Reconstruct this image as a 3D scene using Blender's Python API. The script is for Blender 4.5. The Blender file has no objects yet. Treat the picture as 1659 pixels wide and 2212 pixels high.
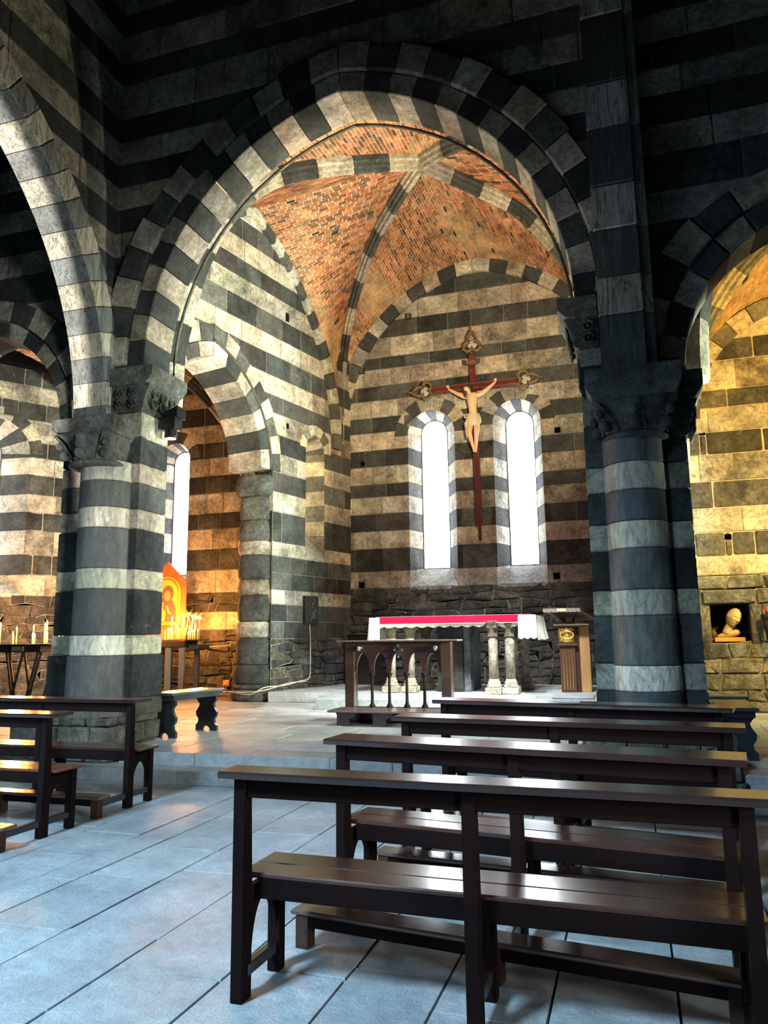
import bpy, bmesh, math, random
from math import sin, cos, pi, sqrt, acos, atan2, radians, hypot
from mathutils import Vector, Matrix

S = bpy.context.scene
COL = S.collection
RND = random.Random(7)

# ------------------------------------------------------------------ camera
FPX = 1633.0
YAW, PIT, ROL = radians(17.671), radians(9.419), radians(-0.697)
_f = Vector((-sin(YAW)*cos(PIT), cos(YAW)*cos(PIT), sin(PIT)))
_r0 = Vector((cos(YAW), sin(YAW), 0)); _u0 = _r0.cross(_f)
_r = _r0*cos(ROL)+_u0*sin(ROL); _u = _u0*cos(ROL)-_r0*sin(ROL)
CAMP = Vector((0, 0, 1.5))
cd = bpy.data.cameras.new('camera'); cam = bpy.data.objects.new('camera', cd); COL.objects.link(cam)
cd.sensor_fit = 'VERTICAL'; cd.sensor_height = 36.0; cd.lens = FPX/2212*36.0; cd.clip_end = 200
cam.matrix_world = Matrix(((_r.x, _u.x, -_f.x, 0), (_r.y, _u.y, -_f.y, 0), (_r.z, _u.z, -_f.z, 1.5), (0, 0, 0, 1)))
S.camera = cam

# ------------------------------------------------------------------ world, exposure
w = bpy.data.worlds.new('world'); S.world = w; w.use_nodes = True
w.node_tree.nodes['Background'].inputs[0].default_value = (0.55, 0.7, 0.85, 1)
w.node_tree.nodes['Background'].inputs[1].default_value = 0.004
S.view_settings.view_transform = 'Standard'; S.view_settings.look = 'None'
S.view_settings.exposure = 0.0; S.view_settings.gamma = 1.0; S.view_settings.use_curve_mapping = False

# ------------------------------------------------------------------ large lights (daylight from aisle and chapel openings, flood lamps, added fills)
def area(name, loc, target, sx, sy, power, color, spread=180):
    d = bpy.data.lights.new(name, 'AREA'); d.shape = 'RECTANGLE'; d.size = sx; d.size_y = sy
    d.energy = power; d.color = color; d.spread = radians(spread)
    o = bpy.data.objects.new(name, d); COL.objects.link(o); o.location = loc
    o.rotation_euler = (Vector(target)-Vector(loc)).to_track_quat('-Z', 'Y').to_euler(); return o
def spot(name, loc, target, power, color, angle=60, blend=.5, rad=.08):
    d = bpy.data.lights.new(name, 'SPOT'); d.energy = power; d.color = color; d.spot_size = radians(angle)
    d.spot_blend = blend; d.shadow_soft_size = rad
    o = bpy.data.objects.new(name, d); COL.objects.link(o); o.location = loc
    o.rotation_euler = (Vector(target)-Vector(loc)).to_track_quat('-Z', 'Y').to_euler(); return o
def point(name, loc, power, color, rad=.1):
    d = bpy.data.lights.new(name, 'POINT'); d.energy = power; d.color = color; d.shadow_soft_size = rad; d.specular_factor = .05
    o = bpy.data.objects.new(name, d); COL.objects.link(o); o.location = loc; return o
COOL = (.50, .78, 1.0)
area('nave_floor_fill', (-4.6, -3.2, 8.6), (-2.9, 3.4, 0.0), 1.6, 1.6, 420, COOL, 62)  # no window here; light added overhead to brighten the nave floor
area('aisle_window_light', (-11.2, 3.2, 2.6), (-3.0, 4.2, 0.0), 2.2, 2.2, 190, COOL, 90)
spot('aisle_flood_lamp', (-6.5, 2.4, .8), (-6.62, 7.2, 6.5), 5200, (1.0, .97, .88), 60, .5).scale = (.055, 1, 1)
area('left_pillar_fill', (4.3, 1.2, 2.2), (-6.6, 7.6, 2.4), 1.2, 2.0, 120, (.92, 1.0, .94), 46)  # door made up; fill added to brighten the left pillar
spot('nave_flood_lamp', (-1.7, 7.25, 2.4), (-.75, 7.9, 7.6), 170, (1.0, .90, .74), 56, .9)
area('side_arch_light', (3.7, 9.7, 2.3), (-7.0, 12.4, 5.2), .7, 1.6, 1250, (.84, 1.0, .84), 84)
spot('chancel_flood_lamp', (-1.1, 9.3, 5.0), (-4.8, 14.5, 10.4), 4200, (1.0, .80, .48), 120, .8)
spot('soffit_flood_lamp', (-2.2, 10.6, 1.6), (-3.4, 8.2, 8.2), 1100, (1.0, .95, .68), 110, .8)
area('altar_fill_light', (-1.6, 10.6, 7.2), (-3.0, 13.8, 0.8), 1.0, 1.0, 330, (.88, .96, 1.0), 62)  # fill added in mid-air to brighten the altar and its floor
spot('right_chapel_lamp', (3.0, 9.3, 4.6), (2.2, 13.3, 4.4), 2000, (1.0, .62, .15), 140, .8)
area('right_chapel_window_light', (4.2, 11.0, 3.6), (1.6, 13.2, 0.9), .8, 1.6, 110, (1.0, .88, .45), 110)
spot('left_chapel_lamp', (-9.0, 9.6, 4.6), (-10.3, 16, 4.4), 600, (1.0, .48, .20), 120, .8)

# ------------------------------------------------------------------ materials
def newmat(name):
    m = bpy.data.materials.new(name); m.use_nodes = True
    nt = m.node_tree; b = nt.nodes['Principled BSDF']; return m, nt, b
def N(nt, t, **k):
    n = nt.nodes.new(t)
    for a, v in k.items(): setattr(n, a, v)
    return n
def mix(nt, fac, a, b, mode='MIX'):
    n = N(nt, 'ShaderNodeMix', data_type='RGBA', blend_type=mode)
    for s, v in ((n.inputs[0], fac), (n.inputs[6], a), (n.inputs[7], b)):
        if hasattr(v, 'links') or hasattr(v, 'is_output'): nt.links.new(v, s)
        elif isinstance(v, (int, float)): s.default_value = v
        else: s.default_value = (*v, 1) if len(v) == 3 else v
    return n.outputs[2]
def noise(nt, co, scale, detail=6, rough=.6, dist=0.0):
    n = N(nt, 'ShaderNodeTexNoise'); n.inputs['Scale'].default_value = scale; n.inputs['Detail'].default_value = detail
    n.inputs['Roughness'].default_value = rough; n.inputs['Distortion'].default_value = dist
    nt.links.new(co, n.inputs['Vector']); return n.outputs['Fac']
def ramp(nt, fac, pts):
    n = N(nt, 'ShaderNodeValToRGB'); e = n.color_ramp.elements
    e[0].position, e[0].color = pts[0][0], (*[pts[0][1]]*3, 1); e[1].position, e[1].color = pts[-1][0], (*[pts[-1][1]]*3, 1)
    for p, v in pts[1:-1]:
        x = e.new(p); x.color = (v, v, v, 1)
    nt.links.new(fac, n.inputs[0]); return n.outputs[0]
def tinted(name, rough=.85, spec=.3, bump=.35, bscale=9, contrast=.5, vein=0.0, coat=0.0, stretch=(1, 1, 1), bdist=.03):
    """surface whose base colour is the 'tint' attribute, weathered by noise"""
    m, nt, b = newmat(name)
    at = N(nt, 'ShaderNodeAttribute', attribute_name='tint'); tc = N(nt, 'ShaderNodeTexCoord')
    mp = N(nt, 'ShaderNodeMapping'); mp.inputs['Scale'].default_value = stretch; nt.links.new(tc.outputs['Object'], mp.inputs[0]); co = mp.outputs[0]
    n1 = noise(nt, co, 2.3, 8, .65); n2 = noise(nt, co, 14, 8, .7); n3 = noise(nt, co, 60, 4, .7)
    c = mix(nt, 1.0, at.outputs['Color'], ramp(nt, n1, [(.3, 1-contrast), (.7, 1+contrast*.6)]), 'MULTIPLY')
    c = mix(nt, 1.0, c, ramp(nt, n2, [(.3, 1-contrast*.7), (.7, 1+contrast*.5)]), 'MULTIPLY')
    if vein:
        v = noise(nt, co, 3.1, 10, .62, 1.2)
        c = mix(nt, ramp(nt, v, [(.47, 0), (.5, vein), (.53, 0)]), c, (.05, .045, .04))
        v2 = noise(nt, co, 6.0, 10, .7, .6)
        c = mix(nt, ramp(nt, v2, [(.62, 0), (.72, vein)]), c, (.42, .36, .28))
    nt.links.new(c, b.inputs['Base Color'])
    b.inputs['Roughness'].default_value = rough; b.inputs['Specular IOR Level'].default_value = spec
    if coat: b.inputs['Coat Weight'].default_value = coat; b.inputs['Coat Roughness'].default_value = .15
    bp = N(nt, 'ShaderNodeBump'); bp.inputs['Strength'].default_value = bump; bp.inputs['Distance'].default_value = bdist
    h = N(nt, 'ShaderNodeMath', operation='MULTIPLY_ADD'); nb = noise(nt, co, bscale, 9, .72, .3)
    nt.links.new(nb, h.inputs[0]); h.inputs[1].default_value = 1.0
    h2 = N(nt, 'ShaderNodeMath', operation='MULTIPLY'); nt.links.new(n3, h2.inputs[0]); h2.inputs[1].default_value = .35
    nt.links.new(h2.outputs[0], h.inputs[2]); nt.links.new(h.outputs[0], bp.inputs['Height']); nt.links.new(bp.outputs[0], b.inputs['Normal'])
    return m
M = {}
M['stone'] = tinted('striped_stone', .82, .25, 1.0, 9, .62, .45, bdist=.06)
M['rough'] = tinted('rough_stone', .85, .3, 1.0, 6.5, .8, .5, bdist=.14)
M['polish'] = tinted('shaft_stone', .5, .4, .7, 6, .6, .45, stretch=(1.6, 1.6, .5), bdist=.03)
M['streak'] = tinted('streaked_plaster', .6, .4, .4, 8, .45, .95, stretch=(3.4, 3.4, .4))
M['brick'] = tinted('brick', .9, .2, .6, 14, .55)
M['mortar'] = tinted('mortar', .95, .1, .5, 20, .35)
M['floor'] = tinted('floor_slab', .36, .5, .7, 9, .34, bdist=.03)
M['wood'] = tinted('dark_polished_wood', .27, .5, .15, 26, .5, coat=.6, stretch=(.25, 1, 1), bdist=.004)
M['wood_matt'] = tinted('dark_wood_side', .6, .05, .1, 30, .4, stretch=(.25, 1, 1), bdist=.003)
M['wood2'] = tinted('oak_wood', .45, .4, .1, 30, .4, stretch=(1, 1, .12), bdist=.004)
M['cloth'] = tinted('cloth', .95, .1, .2, 40, .12, bdist=.004)
M['plain'] = tinted('painted', .5, .4, .1, 30, .15, bdist=.004)
M['skin'] = tinted('painted_figure', .5, .4, .1, 20, .2, bdist=.004)
def flat(name, col, rough=.5, metal=0.0, emit=0.0, ecol=None, trans=0.0):
    m, nt, b = newmat(name); b.inputs['Base Color'].default_value = (*col, 1); b.inputs['Roughness'].default_value = rough
    b.inputs['Metallic'].default_value = metal
    if emit: b.inputs['Emission Color'].default_value = (*(ecol or col), 1); b.inputs['Emission Strength'].default_value = emit
    return m
M['glass_lit'] = flat('daylit_frosted_glass', (.9, .9, .9), .4, 0, 15.0, (.84, .93, 1.0))
M['glass_dim'] = flat('glowing_amber_glass', (.9, .8, .6), .4, 0, 2.4, (1, .86, .55))
M['black'] = flat('black_metal', (.012, .012, .013), .35, .3)
M['dark'] = flat('dark_hollow', (.006, .006, .006), .9)
M['gold'] = flat('gilding', (.85, .55, .16), .28, 1.0)
M['silver'] = flat('silver', (.85, .85, .85), .2, 1.0)
M['lead'] = flat('window_lead', (.10, .10, .10), .6, .3)
M['flame'] = flat('candle_flame', (1, .6, .2), .5, 0, 13, (1, .5, .14))
M['wax'] = flat('candle_wax', (.9, .62, .22), .5, 0, .4, (1, .5, .08))
M['cable'] = flat('cable_sheath', (.42, .36, .28), .6)

LIGHTS = [(.60, .55, .44), (.54, .47, .35), (.62, .57, .47), (.46, .41, .33), (.55, .45, .35), (.50, .47, .41), (.58, .52, .40)]
DARKS = [(.072, .078, .074), (.060, .067, .067), (.092, .094, .087), (.080, .076, .071), (.110, .114, .105)]
RUBB = [(.13, .115, .095), (.16, .14, .115), (.11, .10, .09), (.19, .16, .125), (.09, .088, .085)]
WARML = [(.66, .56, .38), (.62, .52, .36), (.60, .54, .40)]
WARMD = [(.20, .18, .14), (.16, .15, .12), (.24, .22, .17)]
def vary(c, r, a=.10):
    k = 1+r.uniform(-a, a); return tuple(max(.003, x*k*(1+r.uniform(-.03, .03))) for x in c)
def tint_of(t, r, a=.2):
    p = {'L': LIGHTS, 'D': DARKS, 'R': RUBB, 'l': WARML, 'd': WARMD, 'S': [(.24, .24, .23), (.20, .205, .20)]}[t]; return vary(r.choice(p), r, a if t in 'LlR' else a*1.6)

# ------------------------------------------------------------------ mesh building
class MB:
    def __init__(s): s.v = []; s.f = []; s.c = []
    def add(s, vs, fs, col=(.5, .5, .5)):
        b = len(s.v); s.v += [tuple(v) for v in vs]; s.c += [col]*len(vs); s.f += [tuple(b+i for i in f) for f in fs]; return b
    def merge(s, o):
        b = len(s.v); s.v += o.v; s.c += o.c; s.f += [tuple(b+i for i in f) for f in o.f]
    def box(s, x0, x1, y0, y1, z0, z1, col=(.5, .5, .5), bev=0.0, M4=None):
        if bev:
            b = bev; vs = []
            for (z, i) in ((z0, b), (z0+b, 0), (z1-b, 0), (z1, b)):
                for (x, y) in ((x0+i, y0+i), (x1-i, y0+i), (x1-i, y1-i), (x0+i, y1-i)): vs.append(Vector((x, y, z)))
            fs = [(3, 2, 1, 0), (12, 13, 14, 15)]
            for k in range(3):
                for j in range(4): fs.append((k*4+j, k*4+(j+1) % 4, k*4+4+(j+1) % 4, k*4+4+j))
        else:
            vs = [Vector((x, y, z)) for z in (z0, z1) for (x, y) in ((x0, y0), (x1, y0), (x1, y1), (x0, y1))]
            fs = [(3, 2, 1, 0), (4, 5, 6, 7), (0, 1, 5, 4), (1, 2, 6, 5), (2, 3, 7, 6), (3, 0, 4, 7)]
        if M4: vs = [M4 @ v for v in vs]
        s.add(vs, fs, col)
    def extr(s, poly, axis, a0, a1, col=(.5, .5, .5)):
        """extrude a 2-D polygon along axis ('x': poly is (y,z); 'y': (x,z); 'z': (x,y))"""
        def p(q, a): return {'x': (a, q[0], q[1]), 'y': (q[0], a, q[1]), 'z': (q[0], q[1], a)}[axis]
        n = len(poly); vs = [p(q, a0) for q in poly]+[p(q, a1) for q in poly]
        fs = [tuple(range(n-1, -1, -1)), tuple(range(n, 2*n))]+[(i, (i+1) % n, n+(i+1) % n, n+i) for i in range(n)]
        s.add(vs, fs, col)
    def lathe(s, prof, center, seg=24, a0=0, a1=2*pi, col=(.5, .5, .5), sq=0.0, cap=True):
        """prof: (r,z) list; sq>0 pushes the section towards a square"""
        full = abs(a1-a0-2*pi) < 1e-6; n = seg if full else seg+1; vs = []; fs = []
        for (r, z, *q) in prof:
            k = q[0] if q else sq
            for i in range(n):
                a = a0+(a1-a0)*i/seg; ca, sa = cos(a), sin(a)
                m = max(abs(ca), abs(sa)); rr = r*((1-k)+k/m)
                vs.append((center[0]+rr*ca, center[1]+rr*sa, center[2]+z))
        for j in range(len(prof)-1):
            for i in range(seg):
                i2 = (i+1) % n if full else i+1
                fs.append((j*n+i, j*n+i2, (j+1)*n+i2, (j+1)*n+i))
        if cap:
            fs.append(tuple(range(n-1, -1, -1))); fs.append(tuple((len(prof)-1)*n+i for i in range(n)))
        s.add(vs, fs, col)
    def ball(s, c, r, col=(.5, .5, .5), seg=10, rings=6, sc=(1, 1, 1)):
        vs = [(c[0], c[1], c[2]-r*sc[2])]
        for j in range(1, rings):
            t = pi*j/rings
            for i in range(seg):
                a = 2*pi*i/seg; vs.append((c[0]+r*sc[0]*sin(t)*cos(a), c[1]+r*sc[1]*sin(t)*sin(a), c[2]-r*sc[2]*cos(t)))
        vs.append((c[0], c[1], c[2]+r*sc[2])); fs = []
        for i in range(seg):
            i2 = (i+1) % seg; fs.append((0, 1+i2, 1+i))
            for j in range(rings-2): fs.append((1+j*seg+i, 1+j*seg+i2, 1+(j+1)*seg+i2, 1+(j+1)*seg+i))
            fs.append((1+(rings-2)*seg+i, 1+(rings-2)*seg+i2, len(vs)-1))
        s.add(vs, fs, col)
    def tube(s, pts, r, col=(.5, .5, .5), seg=8, closed=False):
        pts = [Vector(p) for p in pts]; n = len(pts); vs = []; fs = []
        rr = r if isinstance(r, (list, tuple)) else [r]*n
        up = Vector((0, 0, 1))
        for i, p in enumerate(pts):
            if closed: t = (pts[(i+1) % n]-pts[i-1]).normalized()
            else: t = (pts[min(i+1, n-1)]-pts[max(i-1, 0)]).normalized()
            a = t.cross(up)
            if a.length < .05: a = t.cross(Vector((1, 0, 0)))
            a.normalize(); b = t.cross(a)
            for k in range(seg):
                q = 2*pi*k/seg; vs.append(p+(a*cos(q)+b*sin(q))*rr[i])
        for i in range(n if closed else n-1):
            j = (i+1) % n
            for k in range(seg):
                k2 = (k+1) % seg; fs.append((i*seg+k, j*seg+k, j*seg+k2, i*seg+k2))
        if not closed: fs += [tuple(range(seg)), tuple(reversed(range((n-1)*seg, n*seg)))]
        s.add(vs, fs, col)
    def build(s, name, mat, parent=None, smooth=False, **props):
        me = bpy.data.meshes.new(name); me.from_pydata(s.v, [], s.f)
        ca = me.color_attributes.new('tint', 'FLOAT_COLOR', 'POINT')
        ca.data.foreach_set('color', [x for c in s.c for x in (c[0], c[1], c[2], 1.0)])
        me.materials.append(M[mat] if isinstance(mat, str) else mat)
        if smooth: me.polygons.foreach_set('use_smooth', [True]*len(me.polygons))
        o = bpy.data.objects.new(name, me); COL.objects.link(o)
        if parent: o.parent = parent; o.matrix_parent_inverse = parent_inv(parent)
        for k, v in props.items(): o[k] = v
        return o
def parent_inv(p): return chain(p).inverted()
def chain(p):
    m = p.matrix_basis.copy()
    if p.parent: m = chain(p.parent) @ p.matrix_parent_inverse @ m
    return m
def thing(name, label, cat, loc=(0, 0, 0), rz=0, group=None):
    o = bpy.data.objects.new(name, None); COL.objects.link(o); o.location = loc; o.rotation_euler = (0, 0, rz)
    o.empty_display_size = .1; o['label'] = label; o['category'] = cat
    if group: o['group'] = group
    return o
def tag(o, label, cat, group=None):
    o['label'] = label; o['category'] = cat
    if group: o['group'] = group
    return o
def lpart(mb, name, mat, parent, smooth=False, **p):
    """part given in the parent's local coordinates"""
    o = mb.build(name, mat, None, smooth, **p); o.parent = parent; return o
def copy_tree(o, parent=None):
    c = o.copy(); COL.objects.link(c); c.parent = parent
    for ch in list(o.children): copy_tree(ch, c)
    return c

# ------------------------------------------------------------------ 2-D clipping and stones
def clip(poly, nx, nz, d):
    """keep n.p >= d"""
    out = []
    for i in range(len(poly)):
        a, b = poly[i-1], poly[i]; da = nx*a[0]+nz*a[1]-d; db = nx*b[0]+nz*b[1]-d
        if (da >= 0) != (db >= 0):
            t = da/(da-db); out.append((a[0]+(b[0]-a[0])*t, a[1]+(b[1]-a[1])*t))
        if db >= 0: out.append(b)
    return out
def parea(p): return .5*sum(p[i-1][0]*p[i][1]-p[i][0]*p[i-1][1] for i in range(len(p)))
def cen(p): return (sum(q[0] for q in p)/len(p), sum(q[1] for q in p)/len(p))
def inset(poly, g):
    p = poly
    for i in range(len(poly)):
        a, b = poly[i-1], poly[i]; dx, dz = b[0]-a[0], b[1]-a[1]; l = hypot(dx, dz)
        if l < 1e-4: continue
        nx, nz = -dz/l, dx/l; p = clip(p, nx, nz, nx*a[0]+nz*a[1]+g)
        if len(p) < 3: return []
    q = []
    for v in p:
        if not q or hypot(v[0]-q[-1][0], v[1]-q[-1][1]) > 1e-3: q.append(v)
    if len(q) > 2 and hypot(q[0][0]-q[-1][0], q[0][1]-q[-1][1]) < 1e-3: q.pop()
    return q
def corner_cut(poly, k, r):
    out = []
    n = len(poly)
    for i in range(n):
        p, a, b = poly[i], poly[i-1], poly[(i+1) % n]
        for q in (a, b):
            l = hypot(q[0]-p[0], q[1]-p[1]); t = min(.4, k*r.uniform(.5, 1.4)/max(l, 1e-3)); out.append((p[0]+(q[0]-p[0])*t, p[1]+(q[1]-p[1])*t))
    return out
class Fr:
    def __init__(s, O, U): s.O = Vector(O); s.U = Vector(U).normalized(); s.N = s.U.cross(Vector((0, 0, 1)))
    def p(s, u, z, d=0.0): return s.O+s.U*u+Vector((0, 0, z))+s.N*d
def stone(mb, poly, fr, d0, d1, col, r, gap=.006, bev=.012, bulge=0.0, jit=0.0, cut=0.0):
    if parea(poly) < 0: poly = poly[::-1]
    p = inset(poly, gap)
    if len(p) < 3 or parea(p) < 2e-4: return False
    if cut: p = corner_cut(p, cut, r)
    n = len(p); c = cen(p); k = []
    sz = max(hypot(q[0]-c[0], q[1]-c[1]) for q in p); f = max(.3, 1-bev*1.6/max(.02, sz))
    for q in p: k.append((c[0]+(q[0]-c[0])*f, c[1]+(q[1]-c[1])*f))
    if len(k) != n: return False
    vs = [fr.p(*q, d0) for q in p]+[fr.p(*q, d1-bev) for q in p]+[fr.p(q[0]+r.uniform(-jit, jit), q[1]+r.uniform(-jit, jit), d1+r.uniform(-jit, jit)*.8) for q in k]
    fs = []
    for a in (0, n):
        for i in range(n): j = (i+1) % n; fs.append((a+i, a+j, a+n+j, a+n+i))
    if bulge or jit:
        vs.append(fr.p(c[0]+r.uniform(-jit, jit), c[1]+r.uniform(-jit, jit), d1+bulge)); m = 3*n
        for i in range(n): fs.append((2*n+i, 2*n+(i+1) % n, m))
    else: fs.append(tuple(range(2*n, 3*n)))
    mb.add(vs, fs, col); return True

def proj(v):
    d = Vector(v)-CAMP; c = d.dot(_f)
    if c < .2: return None
    return (829.5+FPX*d.dot(_r)/c, 1106-FPX*d.dot(_u)/c)
def seen(pts):
    q = [proj(p) for p in pts]
    if any(a is None for a in q): return 0
    x0, x1 = min(a[0] for a in q), max(a[0] for a in q); y0, y1 = min(a[1] for a in q), max(a[1] for a in q)
    if x1 < -20 or x0 > 1680 or y1 < -20 or y0 > 2230: return 0
    return (x1-x0)*(y1-y0)
def emit_stones(items, parent, name, limit=300, minpx=60):
    """items: (mb, size, mat). The largest ones seen become objects, the rest one joined part per material"""
    items.sort(key=lambda t: -t[1]); rest = {}
    for i, (mb, s, mat) in enumerate(items):
        if i < limit and s > minpx: mb.build(name, mat, parent)
        else: rest.setdefault(mat, MB()).merge(mb)
    for mat, mb in rest.items(): mb.build(name+'s', mat, parent, kind='stuff')

class Arch:
    """pointed or round opening in a wall's (u,z) plane"""
    def __init__(s, uc, half, zs, R, zb=-9, skin=.12):
        s.uc, s.half, s.zs, s.R, s.zb, s.e, s.skin = uc, half, zs, R, zb, R-half, skin
    def top(s, r=None): r = r or s.R; return s.zs+sqrt(max(0, r*r-s.e*s.e))
    def cutpoly(s, poly):
        """remove the opening (grown by skin) from a convex cell"""
        c = cen(poly); R = s.R+s.skin; h = s.half+s.skin
        if c[1] < s.zs:
            if max(q[1] for q in poly) <= s.zb: return poly
            sd = 1 if c[0] > s.uc else -1; h = s.half
            return clip(poly, sd, 0, sd*s.uc+h)
        cx = s.uc-s.e if c[0] > s.uc else s.uc+s.e
        dx, dz = c[0]-cx, c[1]-s.zs; l = hypot(dx, dz)
        if l < 1e-4: return []
        if l-.8 > R: return poly
        nx, nz = dx/l, dz/l
        return clip(poly, nx, nz, nx*cx+nz*s.zs+R)
    def keepin(s, poly):
        c = cen(poly)
        if c[1] < s.zs:
            p = clip(poly, 1, 0, s.uc-s.half); return clip(p, -1, 0, -s.uc-s.half) if len(p) > 2 else p
        p = poly
        for cx in (s.uc-s.e, s.uc+s.e):
            sd = 1 if cx < s.uc or (s.e == 0 and c[0] >= s.uc) else -1
            if s.e == 0 and ((c[0] >= s.uc) != (sd > 0)): continue
            dx, dz = c[0]-cx, c[1]-s.zs; l = max(1e-4, hypot(dx, dz)); nx, nz = dx/l, dz/l
            p = clip(p, -nx, -nz, -(nx*cx+nz*s.zs+s.R))
            if len(p) < 3: return []
        return p
    def pt(s, sd, th, r):
        """sd -1 left, +1 right; th from 0 (springing) upwards"""
        cx = s.uc-sd*s.e; return (cx+sd*r*cos(th), s.zs+r*sin(th))
    def thmax(s, r): return acos(min(1, s.e/r))
    def ring(s, r0, r1, n):
        """voussoir polygons, both sides, n per side"""
        out = []
        for sd in (-1, 1):
            for i in range(n):
                a0, a1 = i/n, (i+1)/n; m0, m1 = s.thmax(r0), s.thmax(r1)
                q = [s.pt(sd, m0*a0, r0), s.pt(sd, m1*a0, r1)]
                q += [s.pt(sd, m1*(a0*2+a1)/3, r1), s.pt(sd, m1*(a0+2*a1)/3, r1)]
                q += [s.pt(sd, m1*a1, r1), s.pt(sd, m0*a1, r0), s.pt(sd, m0*(a0+2*a1)/3, r0), s.pt(sd, m0*(2*a0+a1)/3, r0)]
                if parea(q) < 0: q = q[::-1]
                out.append((sd, i, q))
        return out
def voussoirs(arch, fr, r0, r1, n, d0, d1, r, parent, start='L', mat='stone', name='voussoir', keymix=False, ragged=0.0, bev=.012):
    """full depth wedge stones; the concave intrados edge is kept"""
    for sd, i, q in arch.ring(r0, r1, n):
        t = start if (i % 2 == 0) else ('D' if start == 'L' else 'L')
        if start == 'S': t = 'S' if i % 2 == 0 else 'L'
        if start in 'ld': t = start if i % 2 == 0 else ('d' if start == 'l' else 'l')
        mb = MB(); c = cen(q); f = 1-.006/max(.05, hypot(q[0][0]-c[0], q[0][1]-c[1]))
        q = [(c[0]+(a[0]-c[0])*f, c[1]+(a[1]-c[1])*f) for a in q]
        if ragged:
            cx = arch.uc-sd*arch.e; k = r.uniform(-.3, 1)*ragged
            q = [(cx+(a[0]-cx)*(1+k/r1), arch.zs+(a[1]-arch.zs)*(1+k/r1)) if hypot(a[0]-cx, a[1]-arch.zs) > (r0+r1)/2 else a for a in q]
        m = len(q); ins = [(c[0]+(a[0]-c[0])*(1-bev*2/max(.06, (r1-r0))), c[1]+(a[1]-c[1])*(1-bev*2/max(.06, r1-r0))) for a in q]
        j = r.uniform(0, .012)
        vs = [fr.p(*a, d0) for a in q]+[fr.p(*a, d1+j-bev) for a in q]+[fr.p(*a, d1+j) for a in ins]
        fs = [(k+a, (k+1) % m+a, (k+1) % m+m+a, k+m+a) for a in (0, m) for k in range(m)]+[tuple(range(2*m, 3*m)), tuple(range(m-1, -1, -1))]
        mb.add(vs, fs, tint_of(t, r)); mb.build(name, mat, parent)
def masonry(parent, fr, courses, u0, u1, arches=(), holes=(), keep=None, seed=1, ll=(.45, 1.0), dl=(.5, 1.1), limit=300, rough=(), gap=.006, extra=(), mcol=(.20, .19, .16), minpx=60):
    """courses: (z0,z1,type). Adds mortar cells to parent's own mesh and stones as children"""
    r = random.Random(seed); items = []; mor = MB()
    cs = []
    rtops = [z1 for z0, z1, t in courses if t == 'R']
    def z_top(z): return 0 if any(abs(z-q) < .02 for q in rtops) else 99
    for (z0, z1, t) in courses:
        if t == 'R':
            z = z0
            while z < z1-.05:
                h = r.uniform(.13, .26); zz = z+h if z+h < z1-.1 else z1; cs.append((z, zz, 'R')); z = zz
        else: cs.append((z0, z1, t))
    for (z0, z1, t) in cs:
        cuts = {u0, u1}
        for a in arches:
            if z0 < a.top()+a.skin and z1 > a.zb:
                cuts.add(a.uc)
                if z0 < a.zs: cuts.add(a.uc-a.half); cuts.add(a.uc+a.half)
        for (hu, hz, hw, hh) in holes:
            if z0 <= hz < z1: cuts.add(hu-hw/2); cuts.add(hu+hw/2)
        us = sorted(c for c in cuts if u0 <= c <= u1); full = [us[0]]
        for a, b in zip(us, us[1:]):
            lo, hi = (ll if t in 'Ll' else dl) if t != 'R' else (.16, .72)
            x = a+(r.uniform(.3, 1)*hi if b-a > hi else 0)
            while x < b-lo*.6:
                if x > a+.12: full.append(x)
                x += r.uniform(lo, hi)
            full.append(b)
        for a, b in zip(full, full[1:]):
            if b-a < .004: continue
            cells = [[(a, z0), (b, z0), (b, z1), (a, z1)]]
            if t == 'R':
                def wob(x, z): return (x+(.05*sin(z*23.1+x*3.3+seed) if us[0]+.02 < x < us[-1]-.02 and not any(abs(x-c) < .02 for c in us) else 0), z+(.03*sin(x*5.3+z*17)+.018*sin(x*13.7+z*31) if courses[0][0]+.02 < z and z < z_top(z) else 0))
                if b-a > .34 and z1-z0 > .19 and r.random() < .45:
                    zm = z0+(z1-z0)*r.uniform(.35, .65); cells = [[(a, z0), (b, z0), (b, zm), (a, zm)], [(a, zm), (b, zm), (b, z1), (a, z1)]]
                cells = [[wob(*q) for q in c] for c in cells]
            for (hu, hz, hw, hh) in holes:
                if z0 <= hz < z1 and abs((a+b)/2-hu) < hw/2:
                    cells = [[(a, z0), (b, z0), (b, hz), (a, hz)], [(a, hz+hh), (b, hz+hh), (b, z1), (a, z1)]]
                    if hz+hh >= z1: cells = cells[:1]
            for c in cells:
                if abs(parea(c)) < 5e-4: continue
                if keep: c = keep.keepin(c)
                for A in arches:
                    if len(c) < 3: break
                    if z1 > A.zb: c = A.cutpoly(c)
                if len(c) < 3 or abs(parea(c)) < 8e-4: continue
                mor.add([fr.p(*q, -.012) for q in c], [tuple(range(len(c)))], vary(mcol, r, .15))
                rg = t == 'R' or (t in rough)
                mb = MB()
                if t == 'R': ok = stone(mb, c, fr, -.1, r.uniform(.005, .06), tint_of('R', r), r, r.uniform(.005, .014), .022, r.uniform(-.01, .03), .022, .018)
                elif rg: ok = stone(mb, c, fr, -.1, r.uniform(0, .02), tint_of(t, r), r, .008, .02, .012, .010, .02)
                else: ok = stone(mb, c, fr, -.1, r.uniform(-.004, .014), tint_of(t, r), r, gap*r.uniform(.6, 1.5), .010, r.uniform(0, .006), .003)
                if ok and t != 'R' and min(b-a, 9) < .07: ok = False
                if ok: items.append((mb, seen(mb.v[len(mb.v)//3:]), 'rough' if (rg or r.random() < .35) else 'stone'))
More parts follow.
